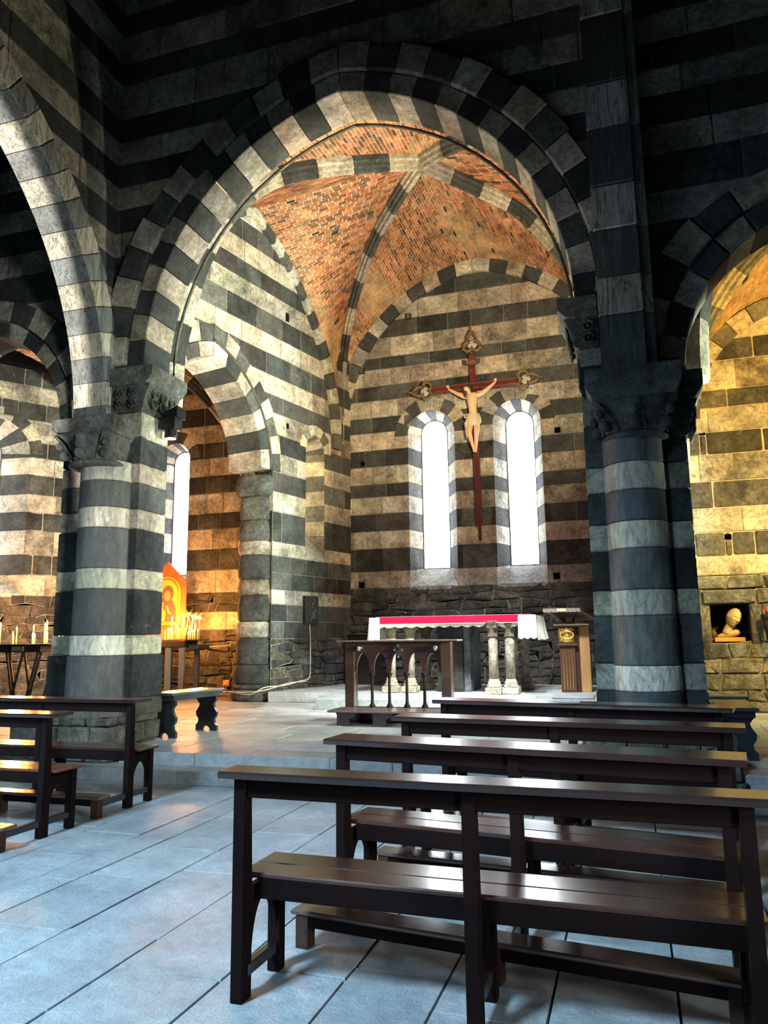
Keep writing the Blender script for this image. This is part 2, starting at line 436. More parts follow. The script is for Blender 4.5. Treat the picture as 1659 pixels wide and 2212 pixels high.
    for (hu, hz, hw, hh) in holes:
        x = [fr.p(hu+sx*hw/2, hz+sz*hh, d) for d in (0, -.45) for (sx, sz) in ((-1, 0), (1, 0), (1, 1), (-1, 1))]
        mor.add(x, [(4, 5, 6, 7), (0, 1, 5, 4), (1, 2, 6, 5), (2, 3, 7, 6), (3, 0, 4, 7)], (.02, .02, .02))
    emit_stones(items, parent, 'stone', limit, minpx)
    return mor
def wall(name, build):
    """empty-mesh structure object whose own mesh is the mortar bed; build(parent)->MB"""
    me = bpy.data.meshes.new(name); o = bpy.data.objects.new(name, me); COL.objects.link(o); o['kind'] = 'structure'
    mb = build(o); me.from_pydata(mb.v, [], mb.f); ca = me.color_attributes.new('tint', 'FLOAT_COLOR', 'POINT')
    ca.data.foreach_set('color', [x for c in mb.c for x in (*c, 1.0)]); me.materials.append(M['mortar']); return o
def struct(name, mb, mat, **k): return mb.build(name, mat, None, kind='structure', **k)

# ================================================================== SETTING
ZP, ZA = .27, .46                       # chancel platform and altar platform
WF = Fr((0, 7.95, 0), (1, 0, 0))        # great arch wall
WL = Fr((-6.3, 0, 0), (0, 1, 0))        # nave wall on the left
CL = Fr((-6.92, 14.06, 0), (.2254, .9743, 0))   # chancel left wall
CB = Fr((0, 17.0, 0), (1, 0, 0))        # chancel back wall
LB = Fr((0, 16.0, 0), (1, 0, 0))        # left chapel back wall
LS = Fr((-11.9, 16.0, 0), (.529, .8486, 0))     # left chapel splayed wall
RB = Fr((0, 13.3, 0), (1, 0, 0))        # right chapel back wall
def bands(zs, first):
    """zs ascending boundaries; alternating types from the first"""
    o = []; t = first
    sw = {'L': 'D', 'D': 'L', 'l': 'd', 'd': 'l'}
    for a, b in zip(zs, zs[1:]): o.append((a, b, t)); t = sw[t]
    return o
UP_ = bands([4.05, 4.40, 4.75, 5.05, 5.42, 5.80, 6.15, 6.59, 6.93, 7.28, 7.61, 7.94, 8.29, 8.63, 9.18, 9.51, 9.95, 10.3, 10.75, 11.1, 11.6, 12.0, 12.6, 13.0], 'D')
A_MAIN = Arch(-3.05, 2.70, 5.03, 3.27); A_LAIS = Arch(-8.3, 1.26, 4.3, 1.46); A_RCH = Arch(2.1, 1.38, 4.15, 1.60)
A_NAVE = Arch(3.83, 4.0, 4.17, 4.0)

# ---- floor slabs
def floor_slabs():
    fl = MB(); fl.box(-13.2, 5.2, -7.5, 17.9, -.3, -.03, (.03, .032, .035))
    f = struct('floor', fl, 'mortar')
    r = random.Random(3); it = []
    xs = [-9.6, -8.9, -8.2, -7.6, -7.0, -6.4, -5.85, -5.32, -4.80, -4.25, -3.74, -3.46, -2.92, -2.38, -1.83, -1.30, -.86, -.40, .1, .62, 1.2, 1.75, 2.4, 3.0, 3.7, 4.4]
    for x0, x1 in zip(xs, xs[1:]):
        y = .3+r.uniform(0, .6)
        while y < 7.2:
            l = r.uniform(.6, 1.15); y2 = min(y+l, 7.24)
            if 7.24-y2 < .25: y2 = 7.24
            mb = MB(); k = r.uniform(.92, 1.07); c = (.31*k, .345*k*r.uniform(.98, 1.02), .37*k)
            F = Fr((0, 0, 0), (1, 0, 0)); z = r.uniform(-.004, .003); t = r.uniform(-.012, .012)
            g = .005; b = .002
            P = [(x0+g, y+g+t), (x1-g, y+g-t), (x1-g, y2-g-t), (x0+g, y2-g+t)]
            Q = [(x0+g+b, y+g+b+t), (x1-g-b, y+g+b-t), (x1-g-b, y2-g-b-t), (x0+g+b, y2-g-b+t)]
            vs = [(*p, -.03) for p in P]+[(*p, z-.005) for p in P]+[(*p, z) for p in Q]
            fs = [(a+i, a+(i+1) % 4, a+4+(i+1) % 4, a+4+i) for a in (0, 4) for i in range(4)]+[(8, 9, 10, 11)]
            mb.add(vs, fs, c); it.append((mb, seen(vs[8:]), 'floor')); y = y2
    emit_stones(it, f, 'slab', 300)
floor_slabs()
# ---- two steps up to the platform, and the platform paving
def steps():
    st = MB(); st.box(-13.2, 5.2, 7.26, 17.9, -.28, .10, (.06, .06, .06)); p = struct('floor', st, 'mortar')
    r = random.Random(5); it = []
    def riser(x0, x1, y0, y1, z0, z1, lo, hi):
        x = x0
        while x < x1-.01:
            x2 = min(x1, x+r.uniform(lo, hi)); x2 = x1 if x1-x2 < .3 else x2
            k = r.uniform(.85, 1.1); mb = MB(); mb.box(x+.003, x2-.003, y0+r.uniform(-.006, .004), y1, z0, z1, (.24*k, .25*k, .255*k), .008)
            it.append((mb, seen(mb.v), 'floor')); x = x2
    riser(-7.0, -.35, 7.22, 7.63, 0, .138, .8, 1.3); riser(.8, 3.4, 7.22, 7.63, 0, .138, .8, 1.2)
    riser(-.35, .8, 7.3, 7.63, 0, .12, .5, .6)
    riser(-5.6, -.32, 7.56, 8.02, .1, ZP, .5, 1.0); riser(.8, 3.4, 7.56, 8.02, .1, ZP, .6, 1.0)
    y = 8.02; xs0 = -13
    while y < 16.9:
        h = r.uniform(.38, .55) ; x = -13.0
        while x < 4.6:
            x2 = x+r.uniform(.6, 1.15)
            if not (x > -5.3 and y > 12.7 and x2 < .4 and y > 14):
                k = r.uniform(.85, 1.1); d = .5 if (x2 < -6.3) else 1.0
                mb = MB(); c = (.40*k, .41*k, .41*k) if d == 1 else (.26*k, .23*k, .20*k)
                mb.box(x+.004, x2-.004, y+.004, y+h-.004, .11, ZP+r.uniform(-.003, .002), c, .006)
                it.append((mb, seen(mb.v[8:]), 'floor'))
            x = x2
        y += h
    emit_stones(it, p, 'slab', 300)
    al = MB(); al.box(-5.30, .3, 12.60, 16.99, ZP-.1, ZA-.05, (.12, .11, .10)); al.box(-6.80, -5.3, 14.13, 16.99, ZP-.1, ZA-.05, (.12, .11, .10))
    q = struct('floor', al, 'mortar'); it = []
    y = 12.56
    while y < 16.9:
        h = .62 if y < 13 else r.uniform(.5, .75); x = -5.31 if y < 13.8 else -6.86
        while x < .3:
            x2 = x+r.uniform(.8, 1.4); k = r.uniform(.9, 1.08); mb = MB()
            mb.box(x+.003, x2-.003, y+.003, min(y+h-.003, 16.98), ZA-.19 if (y < 12.6 or x < -5.2 or (13.8 < y < 14.6)) else ZA-.06, ZA+r.uniform(-.002, .002), (.36*k, .375*k, .37*k), .008)
            it.append((mb, seen(mb.v[8:]), 'floor')); x = x2
        y += h
    emit_stones(it, q, 'slab', 200)
steps()

# ---- the great arch wall
def b_front(o):
    mor = masonry(o, WF, UP_, -12.2, 4.6, [A_MAIN, A_LAIS, A_RCH], seed=11, ll=(.6, 1.25), dl=(.6, 1.3), limit=260, gap=.005, rough=())
    voussoirs(A_MAIN, WF, 3.27, 3.545, 14, -.55, .01, RND, o, 'D', ragged=.0)
    voussoirs(A_MAIN, WF, 3.55, 3.88, 13, -.12, .06, RND, o, 'L', ragged=.06)
    voussoirs(A_LAIS, WF, 1.46, 1.68, 7, -.5, .01, RND, o, 'D'); voussoirs(A_LAIS, WF, 1.685, 1.98, 7, -.12, .05, RND, o, 'L', ragged=.05)
    voussoirs(A_RCH, WF, 1.60, 1.85, 7, -.5, .01, RND, o, 'L'); voussoirs(A_RCH, WF, 1.855, 2.15, 7, -.12, .05, RND, o, 'D', ragged=.05)
    # thin moulding behind the soffit of the great arch
    for sd in (-1, 1):
        t = MB(); t.tube([WF.p(*A_MAIN.pt(sd, A_MAIN.thmax(3.24)*i/20, 3.24), -.60) for i in range(21)], .022, (.16, .15, .12), 6); t.build('moulding', 'stone', o, True)
    return mor
wall('wall_front', b_front)
# ---- nave wall on the left with the big arch into the aisle
def b_left(o):
    mor = masonry(o, WL, UP_, -4.0, 7.95, [A_NAVE], seed=21, ll=(.7, 1.4), dl=(.7, 1.4), limit=160, gap=.003)
    voussoirs(A_NAVE, WL, 4.0, 4.32, 20, -.42, .09, RND, o, 'S', 'streak', ragged=.06)
    return mor
wall('wall_left', b_left)
# plain shell of the nave behind the viewer
def plain(name, x0, x1, y0, y1, z0, z1, c=(.10, .095, .085)):
    m = MB(); m.box(x0, x1, y0, y1, z0, z1, c); return struct(name, m, 'stone')
plain('wall_right', 4.6, 4.9, -7.5, 13.6, -.2, 13, (.03, .03, .03)); plain('wall_rear', -12.4, 4.9, -7.8, -7.5, -.2, 13, (.03, .03, .03)); plain('ceiling', -12.8, 4.9, -7.8, 17.8, 13.0, 13.2, (.02, .018, .015))
plain('wall_aisle', -12.8, -12.4, -7.8, 8.5, -.2, 13); plain('wall_aisle', -16.5, -12.4, 8.2, 8.5, -.2, 8.5); plain('ceiling', -16.5, -12.3, 8.2, 17, 8.4, 8.6); plain('ceiling', -12.6, -6.75, -7.5, 7.9, 9.6, 9.8, (.05, .045, .04))
# arch wall jambs outside the view
for (x0, x1) in ((-12.4, -9.56), (3.48, 4.6)): plain('wall_jamb', x0, x1, 7.95, 8.5, 0, 4.15, (.12, .11, .1))

# ---- chancel left wall
A_SIDE = Arch(-1.86, 1.46, 4.98, 2.0, -9, .02); A_VL = Arch(-.78, 3.1, 5.9, 5.0); A_NICHE = Arch(1.53, .36, 5.72, .36, 3.34, .02)
def b_cleft(o):
    up = bands([3.20, 3.49, 4.13, 4.55, 4.98, 5.38, 5.80, 6.25, 6.63, 7.05, 7.52, 7.94, 8.42, 8.86, 9.25, 9.7, 10.15, 10.6], 'L')
    low = [(ZP, 1.5, 'R'), (1.5, 1.85, 'D'), (1.85, 2.2, 'D'), (2.2, 2.5, 'L'), (2.5, 2.85, 'D'), (2.85, 3.2, 'D')]
    K = Arch(A_VL.uc, 4.6, 6.0, 5.9)
    sa = Arch(-1.86, 1.88, 4.98, 2.47, -9, .0)
    mor = masonry(o, CL, low+up, -3.74, 2.98, [sa, A_NICHE], holes=[(.45, 8.45, .12, .2), (-.7, 6.2, .1, .14), (.5, 6.0, .08, .12)], keep=K, seed=31, ll=(.35, .9), dl=(.35, .9), limit=240, rough=())
    voussoirs(A_SIDE, CL, 2.0, 2.28, 7, -.85, .03, RND, o, 'L'); voussoirs(A_SIDE, CL, 2.285, 2.66, 9, -.2, .02, RND, o, 'D', ragged=.10)
    t = MB()
    t.tube([CL.p(*A_SIDE.pt(1, A_SIDE.thmax(2.29)*i/16, 2.30), .035) for i in range(17)], .035, (.09, .075, .06), 6); t.build('moulding', 'stone', o, True)
    voussoirs(A_VL, CL, 4.82, 5.12, 16, -.1, .12, RND, o, 'D', ragged=.0)
    # niche window: ring, splayed far jamb, sloping sill
    voussoirs(A_NICHE, CL, .36, .60, 3, -.12, .012, RND, o, 'l')
    for i, (z0, z1, t_) in enumerate(bands([3.3, 3.8, 4.15, 4.5, 4.85, 5.2, 5.55, 5.9, 6.1], 'd')):
        for sgn, nm in ((1, 'jamb_stone'), (-1, 'jamb_stone')):
            mb = MB(); u0 = 1.53+sgn*.36; u1 = 1.53+sgn*.20
            vs = [CL.p(u0, z0+.004, -.02), CL.p(u1, z0+.004, -.62), CL.p(u1, z1-.004, -.62), CL.p(u0, z1-.004, -.02)]
            vs += [CL.p(u0+sgn*.1, z0+.004, -.02), CL.p(u1+sgn*.26, z0+.004, -.62), CL.p(u1+sgn*.26, z1-.004, -.62), CL.p(u0+sgn*.1, z1-.004, -.02)]
            mb.add(vs, [(0, 1, 2, 3), (7, 6, 5, 4), (0, 4, 5, 1), (3, 2, 6, 7), (0, 3, 7, 4), (1, 5, 6, 2)], tint_of(t_, RND)); mb.build(nm, 'stone', o)
    mb = MB(); mb.add([CL.p(1.15, 3.30, .02), CL.p(1.91, 3.30, .02), CL.p(1.73, 3.95, -.6), CL.p(1.33, 3.95, -.6), CL.p(1.15, 2.9, -.1), CL.p(1.91, 2.9, -.1)], [(0, 1, 2, 3), (4, 5, 1, 0)], (.45, .44, .38)); mb.build('sill', 'stone', o)
    mb = MB(); mb.add([CL.p(1.2, 3.9, -.64), CL.p(1.9, 3.9, -.64), CL.p(1.9, 6.2, -.64), CL.p(1.2, 6.2, -.64)], [(0, 1, 2, 3)]); mb.build('pane', 'glass_dim', o)  # pane out of sight, added so its glow yellows the niche jamb
    mb = MB(); 
    for i in range(8):
        a0, a1 = pi*i/8, pi*(i+1)/8
        mb.add([CL.p(1.53+.36*cos(a0), 5.72+.36*sin(a0), -.02), CL.p(1.53+.36*cos(a1), 5.72+.36*sin(a1), -.02), CL.p(1.53+.2*cos(a1), 5.72+.2*sin(a1), -.62), CL.p(1.53+.2*cos(a0), 5.72+.2*sin(a0), -.62)], [(0, 1, 2, 3)], tint_of('l' if i % 3 else 'd', RND))
    mb.build('soffit', 'stone', o)
    # masonry mass of the side arch's far jamb and of the wall over it
    return mor
wall('wall_chancel_left', b_cleft)
mb = MB(); mb.add([CL.p(u, z, d) for z in (ZP, 4.9) for (u, d) in ((1.95-.0, -.13), (2.95, -.13), (2.95, -1.15), (1.95, -1.15))], [(0, 1, 2, 3), (4, 7, 6, 5), (0, 4, 5, 1), (1, 5, 6, 2), (2, 6, 7, 3), (3, 7, 4, 0)], (.1, .09, .08))
struct('wall_core', mb, 'rough')
# the worn respond that carries the side arch
def respond():
    t = thing('pillar', 'worn half-round stone pillar beside the candle-lit side arch, wrapped by cables at its foot', 'column', (-7.34, 14.22, ZP))
    r = random.Random(9)
    for i, (z0, z1, ty, R) in enumerate([(.27, .50, 'R', .46), (.50, .60, 'R', .44), (.60, .985, 'D', .41), (.985, 1.53, 'D', .375), (1.53, 1.85, 'L', .375), (1.85, 2.39, 'D', .37), (2.39, 2.71, 'L', .37), (2.71, 3.22, 'D', .365), (3.22, 3.51, 'L', .37), (3.51, 3.95, 'D', .34), (3.95, 4.45, 'D', .34), (4.45, 4.9, 'D', .40)]):
        mb = MB(); c = tint_of(ty, r); h = z1-z0
        c = tuple(x*1.25 for x in c) if ty == 'D' else c
        prof = [(R-.02, .004), (R+r.uniform(0, .02), .05), (R+r.uniform(.0, .03), h*.5), (R+r.uniform(-.01, .01), h-.05), (R-.025, h-.004)]
        mb.lathe(prof, (-7.34+r.uniform(-.015, .015), 14.30, z0), 20, 0, 2*pi, c, .45 if z0 < 3.4 else .8)
        mb.build('drum', 'rough', t, True)
respond()

# ---- round-headed windows
def window(name, fr, uc, hf, zsf, zbf, pc, hp, zsp, zbp, dep, zs, label_pane='glass_lit', first='L', ringn=5, ringw=.30, cs=None):
    me = bpy.data.objects.new(name, None); COL.objects.link(me); me['kind'] = 'structure'; me.location = fr.p(pc, zbp, -dep); me.empty_display_size = .1
    r = random.Random(hash(name) % 97 if False else int(uc*100) % 97)
    def F(z, sd): return fr.p(uc+sd*hf, z, 0)
    def Pp(z, sd): return fr.p(pc+sd*hp, zsp if z > zsf-.02 else max(z, zbp), -dep)
    cb = [z for z in zs if zbf < z < zsf]; cb = [zbf]+cb+[zsf]
    ty = first
    for z0, z1 in zip(cb, cb[1:]):
        for sd in (-1, 1):
            mb = MB(); a, b, c, d = F(z0+.004, sd), F(z1-.004, sd), Pp(z1-.004, sd), Pp(z0+.004, sd); o_ = fr.U*(sd*.12)
            q = [a, b, c, d, a+o_, b+o_, c+o_, d+o_]; 
            mb.add(q, [(0, 3, 2, 1) if sd < 0 else (0, 1, 2, 3), (4, 5, 6, 7), (0, 1, 5, 4), (3, 7, 6, 2)], tint_of(ty, r)); mb.build('jamb_stone', 'rough' if ty == 'D' else 'stone', me)
        ty = 'D' if ty == 'L' else 'L'
    n = 7
    for i in range(n):
        a0, a1 = pi*i/n+.004, pi*(i+1)/n-.004; mb = MB(); am = (a0+a1)/2; vs = []
        for (cx, cz, R, d) in ((uc, zsf, hf, 0), (pc, zsp, hp, -dep)):
            for a in (a0, am, a1): vs.append(fr.p(cx+R*cos(a), cz+R*sin(a), d))
        for (cx, cz, R, d) in ((uc, zsf, hf+.12, 0), (pc, zsp, hp+.12, -dep)):
            for a in (a0, am, a1): vs.append(fr.p(cx+R*cos(a), cz+R*sin(a), d))
        mb.add(vs, [(0, 1, 4, 3), (1, 2, 5, 4), (6, 9, 10, 7), (7, 10, 11, 8), (0, 3, 9, 6), (2, 8, 11, 5), (0, 6, 7, 1), (1, 7, 8, 2)], tint_of('L' if i % 2 == 0 else 'D', r)); mb.build('arch_stone', 'stone', me)
    A = Arch(uc, hf, zsf, hf); 
    voussoirs(A, fr, hf, hf+ringw, ringn, -.12, .008, r, me, 'D')
    mb = MB(); mb.add([fr.p(uc-hf, zbf-.0, .03), fr.p(uc+hf, zbf, .03), fr.p(pc+hp, zbp, -dep), fr.p(pc-hp, zbp, -dep), fr.p(uc-hf, zbf-.08, .02), fr.p(uc+hf, zbf-.08, .02)], [(0, 1, 2, 3), (4, 5, 1, 0)], (.46, .47, .44)); mb.build('sill', 'stone', me)
    out = [(pc-hp, zbp), (pc+hp, zbp)]+[(pc+hp*cos(pi*i/12), zsp+hp*sin(pi*i/12)) for i in range(13)]
    mb = MB(); mb.add([fr.p(*q, -dep-.03) for q in out], [tuple(range(len(out)))]); mb.build('pane', label_pane, me)
    mb = MB(); mb.tube([fr.p(*q, -dep) for q in out], .022, (.3, .3, .3), 6, True); mb.build('frame', 'lead', me)
    # outer slab of wall round the light
    return me
CBZ = [2.64, 3.04, 3.58, 4.0, 4.42, 4.83, 5.15, 5.58, 5.99, 6.43, 6.81, 7.24, 7.61, 8.04, 8.34, 8.84, 9.27, 9.76, 10.18, 10.6]
A_W1 = Arch(-4.22, .57, 6.28, .57, 2.64, .0); A_W2 = Arch(-2.19, .55, 6.36, .55, 2.66, .0); A_VB = Arch(-3.08, 3.5, 6.53, 4.0)
def b_cback(o):
    K = Arch(-3.08, 3.75, 5.5, 4.95)
    mor = masonry(o, CB, [(ZA, 2.64, 'R')]+bands(CBZ, 'L'), -6.7, .3, [Arch(-4.22, .57, 6.28, .87, 2.6, .0) if False else A_W1, A_W2], holes=[(-6.0, 2.66, .14, .14), (-1.45, 2.72, .14, .14), (-5.96, 5.62, .12, .12), (-1.27, 6.02, .13, .13)], keep=K, seed=43, ll=(.45, 1.15), dl=(.45, 1.1), limit=300, rough=(), gap=.007)
    voussoirs(A_VB, CB, 3.72, 4.05, 13, -.1, .10, RND, o, 'L')
    return mor
wall('wall_back', b_cback)
window('window_1', CB, -4.22, .57, 6.28, 2.66, -4.28, .33, 6.44, 3.12, .6, CBZ, ringw=.34, ringn=4)
window('window_2', CB, -2.19, .55, 6.36, 2.66, -2.19, .33, 6.46, 3.12, .6, CBZ, ringw=.34, ringn=4)
# chancel right wall (out of sight behind the pier)
def b_cright(o):
    return masonry(o, Fr((.62, 17, 0), (0, -1, 0)), [(ZP, 2.6, 'R')]+bands(CBZ, 'L'), 0, 8.4, [Arch(6.72, 1.07, 4.9, 1.07)], seed=51, ll=(.8, 1.4), dl=(.8, 1.4), limit=0)
wall('wall_chancel_right', b_cright)

# ---- left chapel walls
LBZ = [2.60, 3.15, 3.645, 4.143, 4.52, 5.02, 5.45, 5.90, 6.30, 6.74, 7.2, 7.6, 8.0, 8.4]
A_W3 = Arch(-10.57, .42, 5.95, .42, 2.75, .0)
def b_lback(o):
    cs = [(ZP, 1.73, 'R'), (1.73, 2.15, 'l'), (2.15, 2.60, 'R')]+[(a, b, t if t == 'D' else 'L') for a, b, t in bands(LBZ, 'L')]
    return masonry(o, LB, cs, -12.1, -7.5, [A_W3], seed=61, ll=(.45, .9), dl=(.45, .9), limit=140, rough=('D',), keep=None)
wall('wall_chapel_back', b_lback)
window('window_3', LB, -10.57, .42, 5.95, 2.75, -10.57, .30, 5.95, 3.1, .45, LBZ, ringw=.3, ringn=3)
LSZ = [2.55, 3.02, 3.485, 4.05, 4.48, 4.90, 5.37, 5.78, 6.16, 6.68, 7.1, 7.5, 7.9]
A_W4 = Arch(-3.15, .75, 5.85, .75, 2.55, .0)
def b_lside(o):
    return masonry(o, LS, [(ZP, 2.55, 'R')]+bands(LSZ, 'L'), -6.2, .05, [A_W4], seed=63, ll=(.35, .75), dl=(.35, .7), limit=140, rough=('D',))
wall('wall_chapel_side', b_lside)
window('window_4', LS, -3.15, .75, 5.85, 2.58, -3.2, .32, 5.9, 3.0, .6, LSZ, ringw=.3, ringn=4)

# ---- right chapel back wall with the niche
RBZ = [2.43, 2.735, 3.125, 3.526, 3.977, 4.425, 4.81, 5.22, 5.53, 6.03, 6.4, 6.8, 7.2]
NX0, NX1, NZ0, NZ1 = 1.26, 1.83, 1.36, 1.955
def b_rback(o):
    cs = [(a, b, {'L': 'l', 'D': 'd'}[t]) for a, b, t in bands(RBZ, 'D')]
    cs = [(a, b, 'l') if 2.43 < (a+b)/2 < 2.44 else (a, b, t) for a, b, t in cs]
    K = Arch(2.9, 1.75, 5.0, 2.0)
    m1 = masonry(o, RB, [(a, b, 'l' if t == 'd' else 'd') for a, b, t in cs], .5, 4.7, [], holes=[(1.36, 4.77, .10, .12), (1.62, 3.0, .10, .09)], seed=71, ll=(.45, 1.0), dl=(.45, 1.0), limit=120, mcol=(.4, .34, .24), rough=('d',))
    r = random.Random(5); it = []
    def put(poly, t='d', d=.03):
        mb = MB()
        if stone(mb, poly, RB, -.12, d, vary(r.choice([(.38, .36, .29), (.30, .29, .25), (.46, .43, .33), (.24, .24, .22), (.52, .47, .35)]), r), r, .009, .022, .015, .02, .016): it.append((mb, seen(mb.v), 'rough'))
        m1.add([RB.p(*q, -.012) for q in poly], [tuple(range(len(poly)))], (.40, .36, .26))
    def strip(x0, x1, z0, z1):
        x = x0
        while x < x1-.02:
            x2 = x+r.uniform(.22, .62); x2 = x1 if x1-x2 < .2 else x2; w1 = .04*sin(x*9+z0*7) if x > x0 else 0; w2 = .04*sin(x2*9+z0*7) if x2 < x1 else 0; e1 = .02*sin(x*11+z0*5); e2 = .02*sin(x2*11+z0*5); f1 = .02*sin(x*11+z1*5); f2 = .02*sin(x2*11+z1*5); k_ = 0 if 1.3 < (z0+z1)/2 < 2.3 else 1; put([(x+w1, z0+e1*k_), (x2+w2, z0+e2*k_), (x2-w2, z1+f2*k_), (x-w1, z1+f1*k_)]) if x2-x > .16 else None; x = x2
    strip(.5, 4.7, 2.2, 2.43); put([(1.16, 1.965), (1.95, 1.965), (1.95, 2.19), (1.16, 2.19)], d=.07); strip(.5, 1.16, 1.96, 2.2); strip(1.95, 4.7, 1.96, 2.2)
    put([(1.04, NZ0-.02), (NX0, NZ0-.02), (NX0, 1.96), (1.04, 1.96)]); strip(.5, 1.04, NZ0, 1.96)
    put([(NX1, NZ0-.03), (2.0, NZ0-.03), (2.0, 1.96), (NX1, 1.96)], d=.06); strip(2.0, 4.7, NZ0, 1.66); strip(2.0, 4.7, 1.66, 1.96)
    for (a, b) in ((1.1, NZ0), (.86, 1.1), (.62, .86), (.44, .62), (ZP, .44)): strip(.5, 4.7, a, b)
    emit_stones(it, o, 'stone', 120)
    x = [RB.p(u, z, d) for d in (0, -.5) for (u, z) in ((NX0, NZ0), (NX1, NZ0), (NX1, NZ1), (NX0, NZ1))]
    mb = MB(); mb.add(x, [(4, 5, 6, 7), (0, 4, 7, 3), (1, 2, 6, 5), (3, 7, 6, 2), (0, 1, 5, 4)], (.035, .03, .03)); mb.build('niche', 'stone', o)
    voussoirs(Arch(2.9, 1.55, 5.05, 1.75), RB, 1.75, 2.05, 8, -.1, .06, RND, o, 'd')
    return m1
wall('wall_chapel_right', b_rback)

# ================================================================== VAULTS
def poly_at(pts, t):
    """point at fraction t of polyline by length"""
    pts = [Vector(p) for p in pts]; L = [0]
    for a, b in zip(pts, pts[1:]): L.append(L[-1]+(b-a).length)
    s = t*L[-1]
    for i in range(len(pts)-1):
        if s <= L[i+1] or i == len(pts)-2:
            k = (s-L[i])/max(1e-6, L[i+1]-L[i]); return pts[i].lerp(pts[i+1], k)
def smooth_line(pts, n=24):
    """Catmull-Rom resample"""
    P = [Vector(p) for p in pts]; P = [P[0]*2-P[1]]+P+[P[-1]*2-P[-2]]; out = []
    for i in range(1, len(P)-2):
        for k in range(6):
            t = k/6; a, b, c, d = P[i-1], P[i], P[i+1], P[i+2]
            out.append(.5*((2*b)+(c-a)*t+(2*a-5*b+4*c-d)*t*t+(3*b-a-3*c+d)*t**3))
    out.append(P[-2]); return [poly_at(out, i/n) for i in range(n+1)]
BRK = [(.34, .115, .045), (.26, .085, .036), (.40, .15, .065), (.20, .07, .034), (.38, .18, .09), (.30, .14, .075), (.12, .07, .045)]
def web(items, mor, wall_pt, rib, ncourse, seed, nrow=None, blen=.27, warm=1.0):
    """half web between a wall arch and a rib: wall_pt(h), rib(h), h 0 springing..1 crown. Courses run from wall to rib"""
    r = random.Random(seed); G = []
    for i in range(ncourse+1): G.append((wall_pt(i/ncourse), rib(i/ncourse)))
    def pt(i, s): 
        i0 = min(int(i), ncourse-1); k = i-i0; a = G[i0][0].lerp(G[i0+1][0], k); b = G[i0][1].lerp(G[i0+1][1], k); return a.lerp(b, s)
    for i in range(ncourse):
        L = (G[i][0]-G[i][1]).length; n = max(1, int(L/blen)); off = .5/n*(i % 2); ed = [0]
        x = off if off > 0 else 1/n
        while x < 1-.3/n: ed.append(x); x += 1/n*r.uniform(.9, 1.1)
        ed.append(1.0)
        w_ = G[i+1][0]-G[i][0]
        for a, b in zip(ed, ed[1:]):
            g = .011/max(.1, L); gi = .10
            q = [pt(i+gi, a+g), pt(i+gi, b-g), pt(i+1-gi, b-g), pt(i+1-gi, a+g)]
            nrm = (q[1]-q[0]).cross(q[3]-q[0])
            if nrm.length < 1e-7: continue
            nrm.normalize()
            if nrm.z > 0: nrm = -nrm
            d = r.uniform(.006, .016); dark = r.random() < .012
            c = vary(r.choice(BRK), r, .2) if not dark else (.03, .03, .028)
            pp = q[0]; nz = .5+.5*sin(pp.x*1.7+2*sin(pp.y*.9)+pp.z*1.3)*sin(pp.y*1.3+pp.z*.8+1.5*sin(pp.x*1.1)); pale = max(0, min(.75, (nz-.45)*1.6+r.uniform(-.18, .18)))
            c = tuple(x*(1-pale)+y*pale for x, y in zip(c, (.46, .31, .16))) if not dark else c; c = tuple(x*warm for x in c)
            mb = MB(); vs = [p-nrm*.02 for p in q]+[p+nrm*d for p in q]
            fs = [(4, 5, 6, 7)]+[(k, (k+1) % 4, (k+1) % 4+4, k+4) for k in range(4)]
            mb.add(vs, fs, c); items.append((mb, seen(vs[4:]), 'brick'))
        m = [pt(i, s) for s in (0, .25, .5, .75, 1)]; m2 = [pt(i+1, s) for s in (0, .25, .5, .75, 1)]
        mor.add(m+m2, [(k, k+1, k+6, k+5) for k in range(4)], (.50, .40, .28))
def rib_sweep(line, parent, wd, dp, n, seed, c1='L', dark='D', plane=None):
    """moulded rib of separate stones swept along line"""
    r = random.Random(seed); line = [Vector(p) for p in line]
    prof = [(-.5, .25), (-.5, -.35), (-.36, -.45), (-.34, -.7), (-.16, -.72), (-.13, -.95), (.13, -.95), (.16, -.72), (.34, -.7), (.36, -.45), (.5, -.35), (.5, .25)]
    hor = Vector((line[-1].x-line[0].x, line[-1].y-line[0].y, 0)).normalized(); side = Vector((hor.y, -hor.x, 0))
    for k in range(n):
        mb = MB(); ts = [k/n+.0008+(1/n-.0016)*j/4 for j in range(5)]; vs = []; m = len(prof)
        for t in ts:
            p = poly_at(line, t); q = poly_at(line, min(1, t+.01)); q0 = poly_at(line, max(0, t-.01)); tg = (q-q0).normalized(); up = side.cross(tg)
            if up.z < 0 or (abs(up.z) < .3 and up.dot(hor) > 0): up = -up
            if up.dot(hor) > 0 and up.z < .99: up = up if up.z > .0 and False else up
            up = side.cross(tg); up = -up if up.dot(Vector((-hor.x, -hor.y, 1.2))) < 0 else up
            for (a, b) in prof: vs.append(p+side*(a*wd)+up*(b*dp))
        fs = []
        for j in range(4):
            for i in range(m): fs.append((j*m+i, j*m+(i+1) % m, (j+1)*m+(i+1) % m, (j+1)*m+i))
        fs += [tuple(range(m-1, -1, -1)), tuple(4*m+i for i in range(m))]
        c = tint_of(c1 if k % 2 == 0 else dark, r); c = tuple(x*(.8 if c1 == 'L' else 1) for x in c)
        mb.add(vs, fs, c); mb.build('rib_stone', 'stone', parent)
